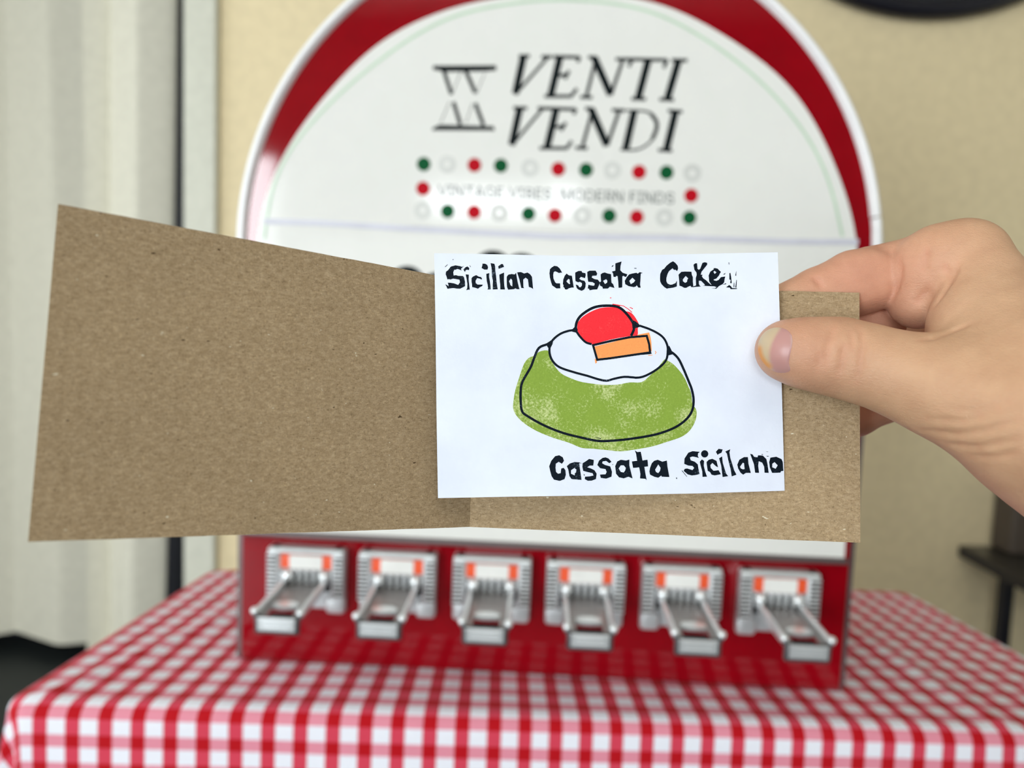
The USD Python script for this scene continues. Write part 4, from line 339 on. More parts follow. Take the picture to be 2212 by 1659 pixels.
        -0.2969],[-0.5016,-0.7778,-0.3786],[-0.4843,-0.7467,-0.4559],[-0.4753,-0.7093,-0.5206],[-0.4828,-0.6648,-0.5701],[-0.4991,-0.6165,-0.609],[-0.5163,-0.5685,-0.6405],[-0.5103,-0.5299,-0.6774],[-0.4922,-0.5108,-0.7048],
        [-0.5441,-0.4645,-0.6987],[-0.5997,-0.4249,-0.6781],[-0.6593,-0.3879,-0.6441],[-0.7184,-0.3513,-0.6004],[-0.7759,-0.3156,-0.5462],[-0.8311,-0.2785,-0.4814],[-0.8799,-0.2398,-0.4103],[-0.9208,-0.2023,-0.3334],[-0.9539,
        -0.1654,-0.2503],[-0.978,-0.1277,-0.1649],[-0.9927,-0.0911,-0.0792],[-0.9983,-0.0576,0.0081],[-0.9948,-0.0273,0.0985],[-0.9808,0.0039,0.195],[-0.9552,0.039,0.2935],[-0.9204,0.0689,0.3849],[-0.8812,0.0786,0.4662],[-0.8391,
        0.0653,0.54],[-0.795,0.0288,0.6059],[-0.7457,-0.0212,0.666],[-0.6917,-0.0803,0.7177],[-0.6383,-0.1522,0.7546],[-0.5848,-0.2392,0.7751],[-0.5303,-0.3277,0.7819],[-0.4801,-0.4085,0.7763],[-0.4353,-0.486,0.7579],[-0.395,
        -0.5603,0.7281],[-0.3623,-0.6262,0.6904],[-0.3845,-0.6697,0.6353],[-0.4325,-0.6938,0.5759]]}
}


# ------------------------------------------------------------------ helpers
used = {}


def numbered(parent, name):
    k = (parent, name)
    used[k] = used.get(k, -1) + 1
    return name if used[k] == 0 else f'{name}_{used[k]:03d}'


def path_of(o):
    return '/World' if o is None else str(o.GetPath())


def note(o, label=None, cat=None, group=None, kind=None):
    for k, v in (('label', label), ('category', cat), ('group', group), ('kind', kind)):
        if v:
            o.SetCustomDataByKey(k, v)
    return o


def thing(name, label, cat, loc=(0, 0, 0), rotz=0.0, group=None):
    x = UsdGeom.Xform.Define(stage, '/World/' + numbered('/World', name))
    x.AddTranslateOp().Set(Gf.Vec3d(*loc)); x.AddRotateZOp().Set(rotz)
    return note(x.GetPrim(), label, cat, group)


def obj(name, mesh, mat, parent=None, label=None, smooth=30, uv=None, tint=None):
    p = path_of(parent)
    m = usdkit.mesh(stage, f'{p}/{numbered(p, name)}', mesh, mat, smooth=smooth, uv=uv)
    if tint is not None:
        UsdGeom.PrimvarsAPI(m).CreatePrimvar('tint', Sdf.ValueTypeNames.Color3fArray, 'vertex').Set(Vt.Vec3fArray.FromNumpy(np.asarray(tint, np.float32)))
    return note(m.GetPrim(), label)


def struct(name, mesh, mat, label, cat, **k):
    return note(obj(name, mesh, mat, **k), label, cat, kind='structure')


def box(x0, x1, y0, y1, z0, z1):
    m = trimesh.creation.box([x1 - x0, y1 - y0, z1 - z0])
    m.apply_translation([(x0 + x1) / 2, (y0 + y1) / 2, (z0 + z1) / 2])
    return m


def rbox(x0, x1, y0, y1, z0, z1, r=.002, n=8):
    """A box whose edges are rounded: the hull of eight small spheres."""
    import manifold3d as mf
    s = mf.Manifold.sphere(r, n)
    return from_manifold(mf.Manifold.batch_hull([s.translate((x, y, z)) for x in (x0 + r, x1 - r) for y in (y0 + r, y1 - r) for z in (z0 + r, z1 - r)]))


def from_manifold(m):
    g = m.to_mesh()
    return trimesh.Trimesh(g.vert_properties[:, :3], g.tri_verts, process=False)


def tube(pts, r, n=10):
    from trimesh.creation import sweep_polygon
    return trimesh.util.concatenate([trimesh.creation.cylinder(r, segment=[a, b], sections=n) for a, b in zip(pts[:-1], pts[1:])] + [trimesh.creation.icosphere(1, r).apply_translation(p) for p in pts])


def slab(g, t):
    """A shapely outline extruded t along +z."""
    gs = [q for q in getattr(g, 'geoms', [g]) if q.area > 1e-10]
    return trimesh.util.concatenate([trimesh.creation.extrude_polygon(q, t, engine='earcut') for q in gs])


def rings(data, s=.001):
    return unary_union([Polygon(np.array(r[0]) * s, [np.array(h) * s for h in r[1:]]).buffer(0) for r in data])


def frame(mesh, o, x, y, n):
    """Puts a mesh drawn in the xy plane onto the plane with origin o, axes x, y and normal n."""
    M = np.eye(4)
    M[:3, 0], M[:3, 1], M[:3, 2], M[:3, 3] = x, y, n, o
    m = mesh.copy(); m.apply_transform(M)
    if np.linalg.det(M[:3, :3]) < 0:
        m.invert()
    return m


def S(r, g, b):
    """sRGB 0..255 to linear."""
    return tuple(((c / 255) / 12.92 if c / 255 < .04045 else ((c / 255 + .055) / 1.055) ** 2.4) for c in (r, g, b))


# ------------------------------------------------------------------ materials
def mat(name, nodes, links, surface='p.BSDF'):
    return usdkit.material(stage, '/World/Looks/' + name, nodes, links, surface=surface)


def plain(name, color, rough=.5, metal=0., spec=.5, coat=0., bump=None, vary=.05):
    """One colour with a faint procedural unevenness of tone, and relief if bump = (scale, strength)."""
    nodes = {'g': ('geometry', {}), 'n': ('noise_texture', {'scale': 60., 'detail': 4.}),
             'r': ('rgb_ramp', {'ramp': [(.3, tuple(c * (1 - vary) for c in color)), (.7, tuple(min(1, c * (1 + vary)) for c in color))]}),
             'p': ('principled_bsdf', {'roughness': rough, 'metallic': metal, 'specular_ior_level': spec, 'coat_weight': coat})}
    links = [('g.position', 'n.vector'), ('n.fac', 'r.fac'), ('r.color', 'p.base_color')]
    if bump:
        nodes['bn'] = ('noise_texture', {'scale': bump[0], 'detail': 5.})
        nodes['b'] = ('bump', {'strength': bump[1], 'distance': .001})
        links += [('g.position', 'bn.vector'), ('bn.fac', 'b.height'), ('b.normal', 'p.normal')]
    return mat(name, nodes, links)


def kraft():
    """Recycled brown board: mottled tone, short horizontal fibres, a few dark and pale flecks."""
    nodes = {'g': ('geometry', {}),
             'm1': ('mapping', {'scale': (700., 700., 1500.)}), 'n1': ('noise_texture', {'scale': 1., 'detail': 5., 'roughness': .62}),
             'm2': ('mapping', {'scale': (1500., 1500., 5200.), 'rotation': (0., .25, 0.)}), 'n2': ('noise_texture', {'scale': 1., 'detail': 3., 'distortion': 1.2}),
             'm3': ('mapping', {'scale': (3200., 3200., 1500.), 'rotation': (0., .5, 0.)}), 'n3': ('noise_texture', {'scale': 1., 'detail': 2., 'distortion': .6}),
             'm4': ('mapping', {'scale': (480., 480., 900.)}), 'n4': ('noise_texture', {'scale': 1., 'detail': 1.}),
             'm5': ('mapping', {'scale': (620., 620., 1100.), 'location': (7., 3., 1.)}), 'n5': ('noise_texture', {'scale': 1., 'detail': 1.}),
             'nb': ('noise_texture', {'scale': 26., 'detail': 2.}),
             'r1': ('rgb_ramp', {'ramp': [(.25, S(152, 129, 97)), (.5, S(170, 147, 114)), (.75, S(188, 166, 134))]}),
             'r2': ('rgb_ramp', {'ramp': [(.30, (.56, .53, .50)), (.44, (1, 1, 1)), (.58, (1.0, 1.0, 1.0)), (.70, (1.3, 1.3, 1.28))]}),
             'r3': ('rgb_ramp', {'ramp': [(.28, (.70, .68, .66)), (.42, (1, 1, 1)), (.60, (1, 1, 1)), (.72, (1.28, 1.28, 1.28))]}),
             'r4': ('rgb_ramp', {'ramp': [(.205, (.22, .18, .14)), (.235, (1, 1, 1))]}),
             'r5': ('rgb_ramp', {'ramp': [(.775, (0, 0, 0)), (.81, (1, 1, 1))]}),
             'r6': ('rgb_ramp', {'ramp': [(.3, (.93, .93, .93)), (.7, (1.05, 1.05, 1.05))]}),
             'x1': ('mix', {'mix_type': 'multiply', 'fac': .9}), 'x2': ('mix', {'mix_type': 'multiply', 'fac': .8}),
             'x3': ('mix', {'mix_type': 'multiply', 'fac': 1.}), 'x5': ('mix', {'mix_type': 'multiply', 'fac': 1.}),
             'x4': ('mix', {'mix_type': 'mix', 'color2': S(215, 205, 180)}),
             'b': ('bump', {'strength': .22, 'distance': .0004}),
             'p': ('principled_bsdf', {'roughness': .85, 'specular_ior_level': .25})}
    links = [('g.position', f'm{i}.vector') for i in range(1, 6)] + [(f'm{i}.vector', f'n{i}.vector') for i in range(1, 6)]
    links += [(f'n{i}.fac', f'r{i}.fac') for i in range(1, 6)] + [('g.position', 'nb.vector'), ('nb.fac', 'r6.fac')]
    links += [('r1.color', 'x1.color1'), ('r2.color', 'x1.color2'), ('x1.color', 'x2.color1'), ('r3.color', 'x2.color2'), ('x2.color', 'x3.color1'), ('r4.color', 'x3.color2'),
              ('x3.color', 'x5.color1'), ('r6.color', 'x5.color2'), ('x5.color', 'x4.color1'), ('r5.color', 'x4.fac'), ('x4.color', 'p.base_color'), ('n2.fac', 'b.height'), ('b.normal', 'p.normal')]
    return mat('kraft_board', nodes, links)


def ink(name, color, speck, at=(.66, .74), scale=2600., rough=.55):
    """Hand-rolled block-printing ink, thin in places so that the paper shows through in clusters of specks."""
    nodes = {'g': ('geometry', {}), 'n': ('noise_texture', {'scale': scale, 'detail': 3., 'roughness': .7}), 'n2': ('noise_texture', {'scale': scale / 14, 'detail': 3.}),
             'h': ('math', {'math_type': 'multiply', 'value2': .5}), 'a': ('math', {'math_type': 'multiply_add', 'value2': .5}), 'r': ('rgb_ramp', {'ramp': [(at[0], color), (at[1], speck)]}),
             'v': ('rgb_ramp', {'ramp': [(.3, (.92, .92, .92)), (.7, (1.07, 1.07, 1.07))]}), 'x': ('mix', {'mix_type': 'multiply', 'fac': 1.}),
             'p': ('principled_bsdf', {'roughness': rough, 'specular_ior_level': .12})}
    return mat(name, nodes, [('g.position', 'n.vector'), ('g.position', 'n2.vector'), ('n2.fac', 'a.value1'), ('n.fac', 'h.value1'), ('h.value', 'a.value3'), ('a.value', 'r.fac'), ('n.fac', 'v.fac'),
                             ('r.color', 'x.color1'), ('v.color', 'x.color2'), ('x.color', 'p.base_color')])


def gingham():
    """Woven checks: red bands both ways, the warp a little stronger than the weft, over white."""
    per, red = .0192, .0084
    nodes = {'uv': ('uvmap', {'attribute': 'st'}), 's': ('separate_xyz', {}), 'g': ('geometry', {}), 'weave': ('noise_texture', {'scale': 1500., 'detail': 2.}),
             'b': ('bump', {'strength': .25, 'distance': .0003}),
             'p': ('principled_bsdf', {'roughness': .8, 'specular_ior_level': .2, 'sheen_weight': .1})}
    links = [('uv.UV', 's.vector'), ('g.position', 'weave.vector'), ('weave.fac', 'b.height'), ('b.normal', 'p.normal')]
    for a, w in (('x', 1.), ('y', 1.)):
        nodes['d' + a] = ('math', {'math_type': 'divide', 'value2': per})
        nodes['f' + a] = ('math', {'math_type': 'fraction'})
        nodes['c' + a] = ('rgb_ramp', {'ramp': [(0, (1, 1, 1)), (red / per - .012, (1, 1, 1)), (red / per + .012, (0, 0, 0)), (.976, (0, 0, 0)), (1., (1, 1, 1))]})
        links += [('s.' + a, f'd{a}.value1'), (f'd{a}.value', f'f{a}.value1'), (f'f{a}.value', f'c{a}.fac')]
    WHITE, PINKX, PINKY, RED = S(240, 241, 250), S(216, 66, 88), S(230, 146, 164), S(186, 2, 20)
    nodes['m0'] = ('mix', {'color1': WHITE, 'color2': PINKX})
    nodes['m1'] = ('mix', {'color1': PINKY, 'color2': RED})
    nodes['m'] = ('mix', {})
    links += [('cx.color', 'm0.fac'), ('cx.color', 'm1.fac'), ('cy.color', 'm.fac'), ('m0.color', 'm.color1'), ('m1.color', 'm.color2'), ('m.color', 'p.base_color')]
    return mat('gingham_cotton', nodes, links)


def skin():
    nodes = {'t': ('attribute', {'attribute': 'tint'}), 'g': ('geometry', {}),
             'n': ('noise_texture', {'scale': 160., 'detail': 4.}), 'r': ('rgb_ramp', {'ramp': [(.3, (.94, .91, .90)), (.7, (1.05, 1.06, 1.06))]}),
             'x': ('mix', {'mix_type': 'multiply', 'fac': 1.}),
             'm2': ('mapping', {'scale': (900., 900., 2200.), 'rotation': (0., -.45, .2)}), 'n2': ('noise_texture', {'scale': 1., 'detail': 4., 'roughness': .6, 'distortion': .8}),
             'v': ('voronoi_texture', {'scale': 2600., 'feature': 'distance_to_edge'}), 'vr': ('rgb_ramp', {'ramp': [(0., (.4, .4, .4)), (.25, (1, 1, 1))]}),
             'a': ('math', {'math_type': 'multiply_add', 'value2': .16}),
             'b': ('bump', {'strength': .34, 'distance': .0006}),
             'p': ('principled_bsdf', {'roughness': .42, 'specular_ior_level': .38, 'subsurface_weight': .18, 'subsurface_scale': .0014, 'subsurface_radius': (1., .35, .2)})}
    links = [('g.position', 'n.vector'), ('n.fac', 'r.fac'), ('t.color', 'x.color1'), ('r.color', 'x.color2'), ('x.color', 'p.base_color'),
             ('g.position', 'm2.vector'), ('m2.vector', 'n2.vector'), ('g.position', 'v.vector'), ('v.distance', 'vr.fac'), ('vr.color', 'a.value1'), ('n2.fac', 'a.value3'),
             ('a.value', 'b.height'), ('b.normal', 'p.normal')]
    return mat('skin', nodes, links)


M = dict(
    wall=plain('beige_wall_paint', S(232, 215, 174), .75, bump=(160., .06)),
    wall_white=plain('white_wall_paint', S(234, 232, 226), .8),
    wall_grey=plain('grey_wall_paint', S(128, 126, 122), .8),
    ceiling=plain('white_ceiling_paint', S(226, 224, 216), .85, bump=(90., .1)),
    trim=plain('grey_white_trim_paint', S(206, 206, 190), .5),
    floor=plain('dark_floor', S(38, 44, 44), .55, bump=(40., .3)),
    curtain=plain('white_curtain_cloth', S(228, 224, 206), .85, bump=(700., .15)),
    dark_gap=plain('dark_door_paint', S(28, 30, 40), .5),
    kraft=kraft(),
    paper=plain('white_card_paper', S(230, 237, 253), .6, spec=.3, bump=(1400., .05)),
    black_ink=ink('black_ink', S(5, 19, 32), S(90, 106, 120), (.60, .68)),
    green_ink=ink('green_ink', S(138, 166, 66), S(206, 216, 154), (.50, .66), 1800.),
    red_ink=ink('red_ink', S(253, 50, 60), S(255, 96, 96), (.58, .75)),
    orange_ink=ink('orange_ink', S(255, 162, 94), S(255, 200, 140), (.58, .75)),
    skin=skin(),
    red=plain('red_enamel', S(142, 0, 16), .06, spec=.65),
    white_panel=plain('white_plastic_sheet', S(234, 234, 229), .09, spec=.22, vary=.01),
    white_trim=plain('white_vinyl_edging', S(252, 253, 254), .3),
    green_line=plain('pale_green_line', S(192, 216, 190), .4),
    seam=plain('lavender_line', S(206, 206, 218), .4),
    print_black=plain('black_print', S(6, 18, 20), .5, spec=.1),
    print_green=plain('green_print', S(0, 84, 44), .5, spec=.1),
    print_red=plain('red_print', S(186, 0, 24), .5, spec=.1),
    print_grey=plain('grey_print', S(104, 110, 108), .5, spec=.2),
    print_pale=plain('pale_grey_print', S(208, 209, 204), .35),
    cabinet=plain('grey_cabinet_steel', S(112, 100, 100), .4, metal=.6),
    steel=plain('brushed_steel', S(236, 240, 242), .24, metal=.6),
    cast=plain('cast_zinc', S(212, 216, 218), .36, metal=.45, bump=(900., .1)),
    block_dark=plain('cast_zinc_block', S(92, 92, 94), .34, metal=.5),
    cast_dark=plain('cast_zinc_dark', S(150, 146, 144), .34, metal=.6, bump=(900., .1)),
    dark_slot=plain('dark_slot', S(12, 18, 20), .7, spec=.1),
    orange=plain('orange_plate', S(240, 92, 50), .35),
    white_plate=plain('white_plate', S(236, 236, 232), .35),
    cloth=gingham(),
    wood=plain('dark_wood', S(86, 62, 44), .5),
    black=plain('black_lacquer', S(14, 14, 26), .35),
    black_top=plain('black_table_surface', S(52, 50, 46), .3),
    mirror=plain('dark_glass', S(70, 74, 76), .08, metal=.6),
    brown=plain('brown_leatherette', S(74, 64, 54), .6),
    glass=mat('window_glass', {'t': ('transparent_bsdf', {}), 'g': ('glossy_bsdf', {'roughness': .02}), 'f': ('fresnel', {'IOR': 1.45}), 'm': ('mix_closure', {})},
              [('f.fac', 'm.fac'), ('t.BSDF', 'm.closure1'), ('g.BSDF', 'm.closure2')], surface='m.closure'),
)
nail_mat = mat('nail', {'t': ('attribute', {'attribute': 'tint'}), 'g': ('geometry', {}), 'n': ('noise_texture', {'scale': 500., 'detail': 2.}), 'b': ('bump', {'strength': .06, 'distance': .0003}),
                        'p': ('principled_bsdf', {'roughness': .34, 'specular_ior_level': .45, 'subsurface_weight': .2, 'subsurface_scale': .001})},
               [('t.color', 'p.base_color'), ('g.position', 'n.vector'), ('n.fac', 'b.height'), ('b.normal', 'p.normal')])

# ------------------------------------------------------------------ the room
X0, X1, Y0, YW, YA, ZC = -2.4, 2.3, -2.65, 1.35, 2.25, 2.4
WL = -0.517                                             # left end of the beige wall
struct('floor', box(X0 - .1, X1 + .1, Y0 - .1, YA + .1, -.08, 0), M['floor'], 'dark floor at the bottom left beyond the table', 'floor')
struct('ceiling', box(X0 - .1, X1 + .1, Y0 - .1, YA + .1, ZC, ZC + .08), M['ceiling'], 'pale ceiling above the room', 'ceiling')
struct('wall_back', box(WL, X1 + .1, YW, YW + .11, 0, ZC), M['wall'], 'plain beige wall behind the red machine', 'wall')
struct('trim_1', trimesh.util.concatenate([rbox(WL - .054, WL + .002, YW - .014, YW + .124, 0, ZC, .004)]), M['trim'], 'grey-white upright casing at the left end of the beige wall', 'trim')
struct('baseboard_back', rbox(WL + .003, X1, YW - .014, YW, 0, .09, .003), M['trim'], 'pale skirting along the foot of the beige wall', 'baseboard')
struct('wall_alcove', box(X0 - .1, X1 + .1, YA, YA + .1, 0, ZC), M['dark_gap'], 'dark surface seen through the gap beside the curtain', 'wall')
struct('wall_left', box(X0 - .1, X0, Y0 - .1, YA, 0, ZC), M['wall_white'], 'white side wall left of the curtains', 'wall')
struct('wall_right', box(X1, X1 + .1, Y0 - .1, YW, 0, ZC), M['wall_white'], 'white side wall right of the side table', 'wall')
openings = [(-2.22 + .0, -1.38, .24, 1.72), (-1.25, .95, .87, 1.37), (-.63, -.13, 1.485, 1.585), (-.08, .08, 1.495, 1.605)]  # the second opening is added for the frontal fill light
front = sbox(X0, 0, X1, ZC)
for a, b, c, d in openings:
    front = front.difference(sbox(a, c, b, d))
w = slab(front, .1)
struct('wall_front', frame(w, (0, Y0, 0), (1, 0, 0), (0, 0, 1), (0, -1, 0)), M['wall_grey'], 'grey wall with windows behind the viewer', 'wall')
for i, (a, b, c, d) in enumerate(openings):
    fr = slab(sbox(a, c, b, d).difference(sbox(a + .02, c + .02, b - .02, d - .02)), .05)
    wn = struct(f'window_{i + 1}', frame(fr, (0, Y0 - .02, 0), (1, 0, 0), (0, 0, 1), (0, -1, 0)), M['trim'], f'white framed window opening behind the viewer, {["tall at the far left", "wide and low, added for the frontal fill", "narrow strip", "small upper pane"][i]}', 'window')
    obj('pane', box(a + .02, b - .02, Y0 - .05, Y0 - .046, c + .02, d - .02), M['glass'], wn)


def curtain(name, left, right, y, z0, z1, folds, amp, seed, label, lean=0., group=None):
    """A hanging cloth: pleats as waves along its width that tighten towards the top; right edge leans by lean at the hem."""
    rng = np.random.default_rng(seed)
    nu, nv = 180, 40
    U, V = np.meshgrid(np.linspace(0, 1, nu), np.linspace(0, 1, nv), indexing='ij')
    ph = U * folds * 2 * np.pi + .5 * np.sin(U * 7.1 + seed) + .25 * np.sin(V * 3 + U * 5)
    x = left + (right + lean * (1 - V) ** 1.4 - left) * U + .012 * np.sin(ph * 2)
    yy = y + amp * np.sin(ph) * (1 - .25 * V) + .35 * amp * np.sin(ph * .5 + 1.3)
    z = z0 + (z1 - z0) * V + .006 * np.sin(U * 9 + seed) * (1 - V)
    p = np.stack([x, yy, z], -1)
    idx = np.arange(nu * nv).reshape(nu, nv)
    q = np.stack([idx[:-1, :-1], idx[1:, :-1], idx[1:, 1:], idx[:-1, 1:]], -1).reshape(-1, 4)
    n = len(p.reshape(-1, 3))
    back = p.reshape(-1, 3) + [0, .004, 0]
    rim = np.concatenate([idx[:, 0], idx[-1, 1:], idx[-2::-1, -1], idx[0, -2:0:-1]])
    rq = np.stack([rim, np.roll(rim, -1), np.roll(rim, -1) + n, rim + n], 1)
    faces = np.vstack([q, q[:, ::-1] + n, rq[:, ::-1]])
    o = obj(name, (np.vstack([p.reshape(-1, 3), back]), faces), M['curtain'], smooth=50)
    return note(o, label, 'curtain', group)


rod_z = 2.2
curtain('curtain', -1.75, -1.10, 2.12, .05, rod_z, 2.2, .034, 3, 'white curtain at the far left whose hem ends above the dark floor')
curtain('curtain', -1.045, -.834, 1.9, .015, rod_z, 1.2, .028, 11, 'white curtain nearest the beige wall, beside the dark upright gap', lean=-.045)
rod = thing('curtain_rod', 'round steel curtain rod above the two white curtains', 'curtain rod', (0, 0, 0))
obj('rod', tube([(X0 + .002, 2.08, rod_z + .02), (-.62, 2.06, rod_z + .02)], .011), M['steel'], rod)
obj('bracket', tube([(-.70, 2.062, rod_z + .02), (-.70, YA - .001, rod_z + .02)], .006), M['steel'], rod)
obj('finial', trimesh.creation.icosphere(2, .02).apply_translation((-.61, 2.06, rod_z + .02)), M['steel'], rod)

# round black frame on the wall
rf = thing('round_frame', 'large round black frame hanging high on the beige wall, cut by the top edge', 'round frame', (.655, YW, 1.531 + .40))
ring = Point(0, 0).buffer(.40, 48).difference(Point(0, 0).buffer(.372, 48))
prof = trimesh.creation.torus(.384, .0165, major_sections=96, minor_sections=16)
prof.apply_transform(trimesh.transformations.rotation_matrix(math.pi / 2, [1, 0, 0])); prof.apply_translation((0, -.0166, 0))
obj('rim', prof, M['black'], rf)
disc = trimesh.creation.cylinder(.386, .006, sections=96)
disc.apply_transform(trimesh.transformations.rotation_matrix(math.pi / 2, [1, 0, 0])); disc.apply_translation((0, -.0045, 0))
obj('glass_disc', disc, M['mirror'], rf, 'dark glass inside the rim')

# black side table at the right and the brown thing standing on it
st_ = thing('side_table', 'black side table against the beige wall at the right', 'side table', (0, 0, 0))
obj('table_top', rbox(.805, 1.40, .98, 1.345, .622, .642, .003), M['black_top'], st_)
obj('top_edge', trimesh.util.concatenate([box(.8035, .8048, .982, 1.343, .6225, .6405), box(.807, 1.398, .9785, .9798, .6225, .6405)]), M['black'], st_, 'black edge band of the table top')
for x, y in ((.872, 1.31), (1.36, 1.31), (.872, 1.01), (1.36, 1.01)):
    obj('leg', rbox(x - .010, x + .010, y - .010, y + .010, 0, .622, .003), M['black'], st_)
bx = thing('storage_box', 'dark brown upright box standing at the back of the black side table', 'box', (1.02, 1.312, .6422))
obj('body', rbox(-.165, .165, -.030, .030, 0, .115, .008), M['brown'], bx)
obj('lid', rbox(-.168, .168, -.033, .033, .1155, .15, .008), M['brown'], bx)

# ------------------------------------------------------------------ table and its checked cloth
TZ = .75
ta = math.radians(1.0)
TX0, TX1, TD = -.300, .437, .283                        # table rectangle in its own frame, origin at the front edge
tbl = thing('console_table', 'narrow wooden table hidden under the checked cloth', 'table', (0, .494, 0), 1.0)
obj('table_top', rbox(TX0 + .022, TX1 - .030, .020, TD - .022, TZ - .028, TZ - .0035, .004), M['wood'], tbl)
for x in (TX0 + .06, TX1 - .07):
    for y in (.06, TD - .06):
        obj('leg', rbox(x - .02, x + .02, y - .02, y + .02, 0, TZ - .028, .003), M['wood'], tbl)


def cloth():
    """The flat cloth is bent over the table's edge: a point outside the top's rectangle hangs at its distance from it, over a small round."""
    drop, R, step = .235, .010, .004
    cr = .020                                            # corner rounding of the top
    s = np.unique(np.concatenate([np.arange(TX0 - drop, TX1 + drop + 1e-9, step)]))
    t = np.unique(np.concatenate([np.arange(-drop, TD + drop + 1e-9, step)]))
    A, B = np.meshgrid(s, t, indexing='ij')
    cxx, cyy = np.clip(A, TX0 + cr, TX1 - cr), np.clip(B, cr, TD - cr)
    dx, dy = A - cxx, B - cyy
    d = np.hypot(dx, dy)
    ux, uy = np.where(d > 0, dx / np.maximum(d, 1e-9), 0), np.where(d > 0, dy / np.maximum(d, 1e-9), 0)
    e = d - (cr - R)                                     # length beyond where the bend starts
    ang = np.clip(e / R, 0, np.pi / 2)
    over = np.maximum(e - R * np.pi / 2, 0)
    theta = np.arctan2(uy, ux)
    corner = np.sin(2 * theta) ** 2
    wave = (np.sin(A * 46 + B * 31) * .0022 + np.sin(A * 17 - B * 23 + 1) * .003 + corner * np.sin(theta * 10) * .016) * np.minimum(over / .12, 1)
    out = np.where(e <= 0, d, cr - R + R * np.sin(ang)) + over * .05 + wave
    z = np.where(e <= 0, 0, -R * (1 - np.cos(ang)) - over * .998)
    x, y = cxx + ux * out, cyy + uy * out
    z = z + .0012 * (meshkit.fbm(np.stack([A * 22, B * 22, 0 * A], -1), 3, 5) - .5) * np.where(e <= 0, 1, 0)
    # two soft creases where the cloth was folded
    for c0, sl in ((-.247, .35), (.318, -.1)):
        dd = (A - c0) - sl * (B - .1)
        z = z + .0022 * np.exp(-(dd / .006) ** 2) * np.where(e <= 0, 1, 0)
    back = np.clip(y / TD, 0, 1)
    x = x + np.where(x < 0, np.clip(-x / .3, 0, 1), 0) * (-.036 * (1 - back) + .004 * back) + np.where(x > 0, np.clip(x / .44, 0, 1), 0) * (.030 * (1 - back) - .012 * back)
    p = np.stack([x, y, TZ + z], -1).reshape(-1, 3)
    nu, nv = A.shape
    idx = np.arange(nu * nv).reshape(nu, nv)
    q = np.stack([idx[:-1, :-1], idx[1:, :-1], idx[1:, 1:], idx[:-1, 1:]], -1).reshape(-1, 4)
    uv = np.stack([A, B], -1).reshape(-1, 2) + [10 * .0192 + .0067, 10 * .0192 + .004]
    c, s_ = math.cos(ta), math.sin(ta)
    p[:, :2] = p[:, :2] @ np.array([[c, s_], [-s_, c]]) + [0, .494]
    nn = trimesh.Trimesh(p, np.vstack([q[:, [0, 1, 2]], q[:, [0, 2, 3]]]), process=False).vertex_normals
    n = len(p)
    rim = np.concatenate([idx[:, 0], idx[-1, 1:], idx[-2::-1, -1], idx[0, -2:0:-1]])
    rq = np.stack([rim, np.roll(rim, -1), np.roll(rim, -1) + n, rim + n], 1)
    return (np.vstack([p, p - nn * .0008]), np.vstack([q, q[:, ::-1] + n, rq[:, ::-1]])), np.vstack([uv, uv])


cm, cuv = cloth()
note(obj('tablecloth', cm, M['cloth'], smooth=True, uv=cuv), 'red and white gingham tablecloth under the red machine', 'tablecloth')

# ------------------------------------------------------------------ the vending machine (own frame: x along its face, -y out of it, z up, millimetres from its lower left corner)
MO, MA = D['machine']
vm = thing('vending_machine', 'red tabletop vending machine with arched white sign and six coin slides', 'vending machine', (MO[0], MO[1], TZ + .0012), MA)


def face(g, y0, t):
    """An outline in mm on the machine's face as a plate from y0 mm in front of it, t mm thick."""
    g = shapely.affinity.scale(g, .001, .001, origin=(0, 0))
    return frame(slab(g, t / 1000), (0, -(y0 + t) / 1000 + t / 1000, 0), (1, 0, 0), (0, 0, 1), (0, -1, 0))


import shapely.affinity
CX, CZ_, RR = 225.0, 311.0, 229.0
th = np.linspace(0, math.pi, 73)


def arch(r, half, z0=0., cz=CZ_):
    return Polygon([(CX - half, z0), (CX + half, z0)] + [(CX + r * math.cos(a), cz + r * math.sin(a)) for a in th])


shell = arch(228.4, 229.0)
obj('cabinet', frame(slab(shapely.affinity.scale(shell, .001, .001, origin=(0, 0)), .16), (0, .160, 0), (1, 0, 0), (0, 0, 1), (0, -1, 0)), M['cabinet'], vm, 'grey metal cabinet')
obj('face_panel', face(arch(224, 224.6), 0, 2), M['red'], vm, 'red enamelled front panel')
low = Polygon(D['arch']).intersection(sbox(0, 0, 460, 328.4))
top = Polygon(D['arch']).intersection(sbox(0, 328.6, 460, 600))
obj('display_panel', face(low, 2, 2), M['white_panel'], vm, 'white display panel behind the cards')
obj('header_sheet', face(top, 2, 2.2), M['white_panel'], vm, 'white arched header sheet')
obj('seam_strip', face(LineString(D['seam']).buffer(2.0, cap_style=2), 4.25, .25), M['seam'], vm, 'pale lavender seam line')
obj('border_line', face(LineString(D['border']).buffer(0.95, cap_style=2), 4.2, .25), M['green_line'], vm, 'pale green line along the arch')
obj('ledge', frame(trimesh.util.concatenate([rbox(.003, .447, -.007, -.002, .0965, .1005, .001)]), (0, 0, 0), (1, 0, 0), (0, 1, 0), (0, 0, 1)), M['cabinet'], vm, 'grey metal lip under the white panel')


def edging(a0, a1, straight=None):
    """White vinyl edging that hugs the cabinet's rim: a rounded U swept along the arch."""
    pts = []
    if straight is not None and straight[0] == 'L':
        pts += [(-1, straight[1] + k * (CZ_ - straight[1]) / 6) for k in range(6)]
    c = [(CX - 225.5 * math.cos(a), CZ_ + 225.5 * math.sin(a)) for a in np.linspace(a0, a1, 80)]
    return c


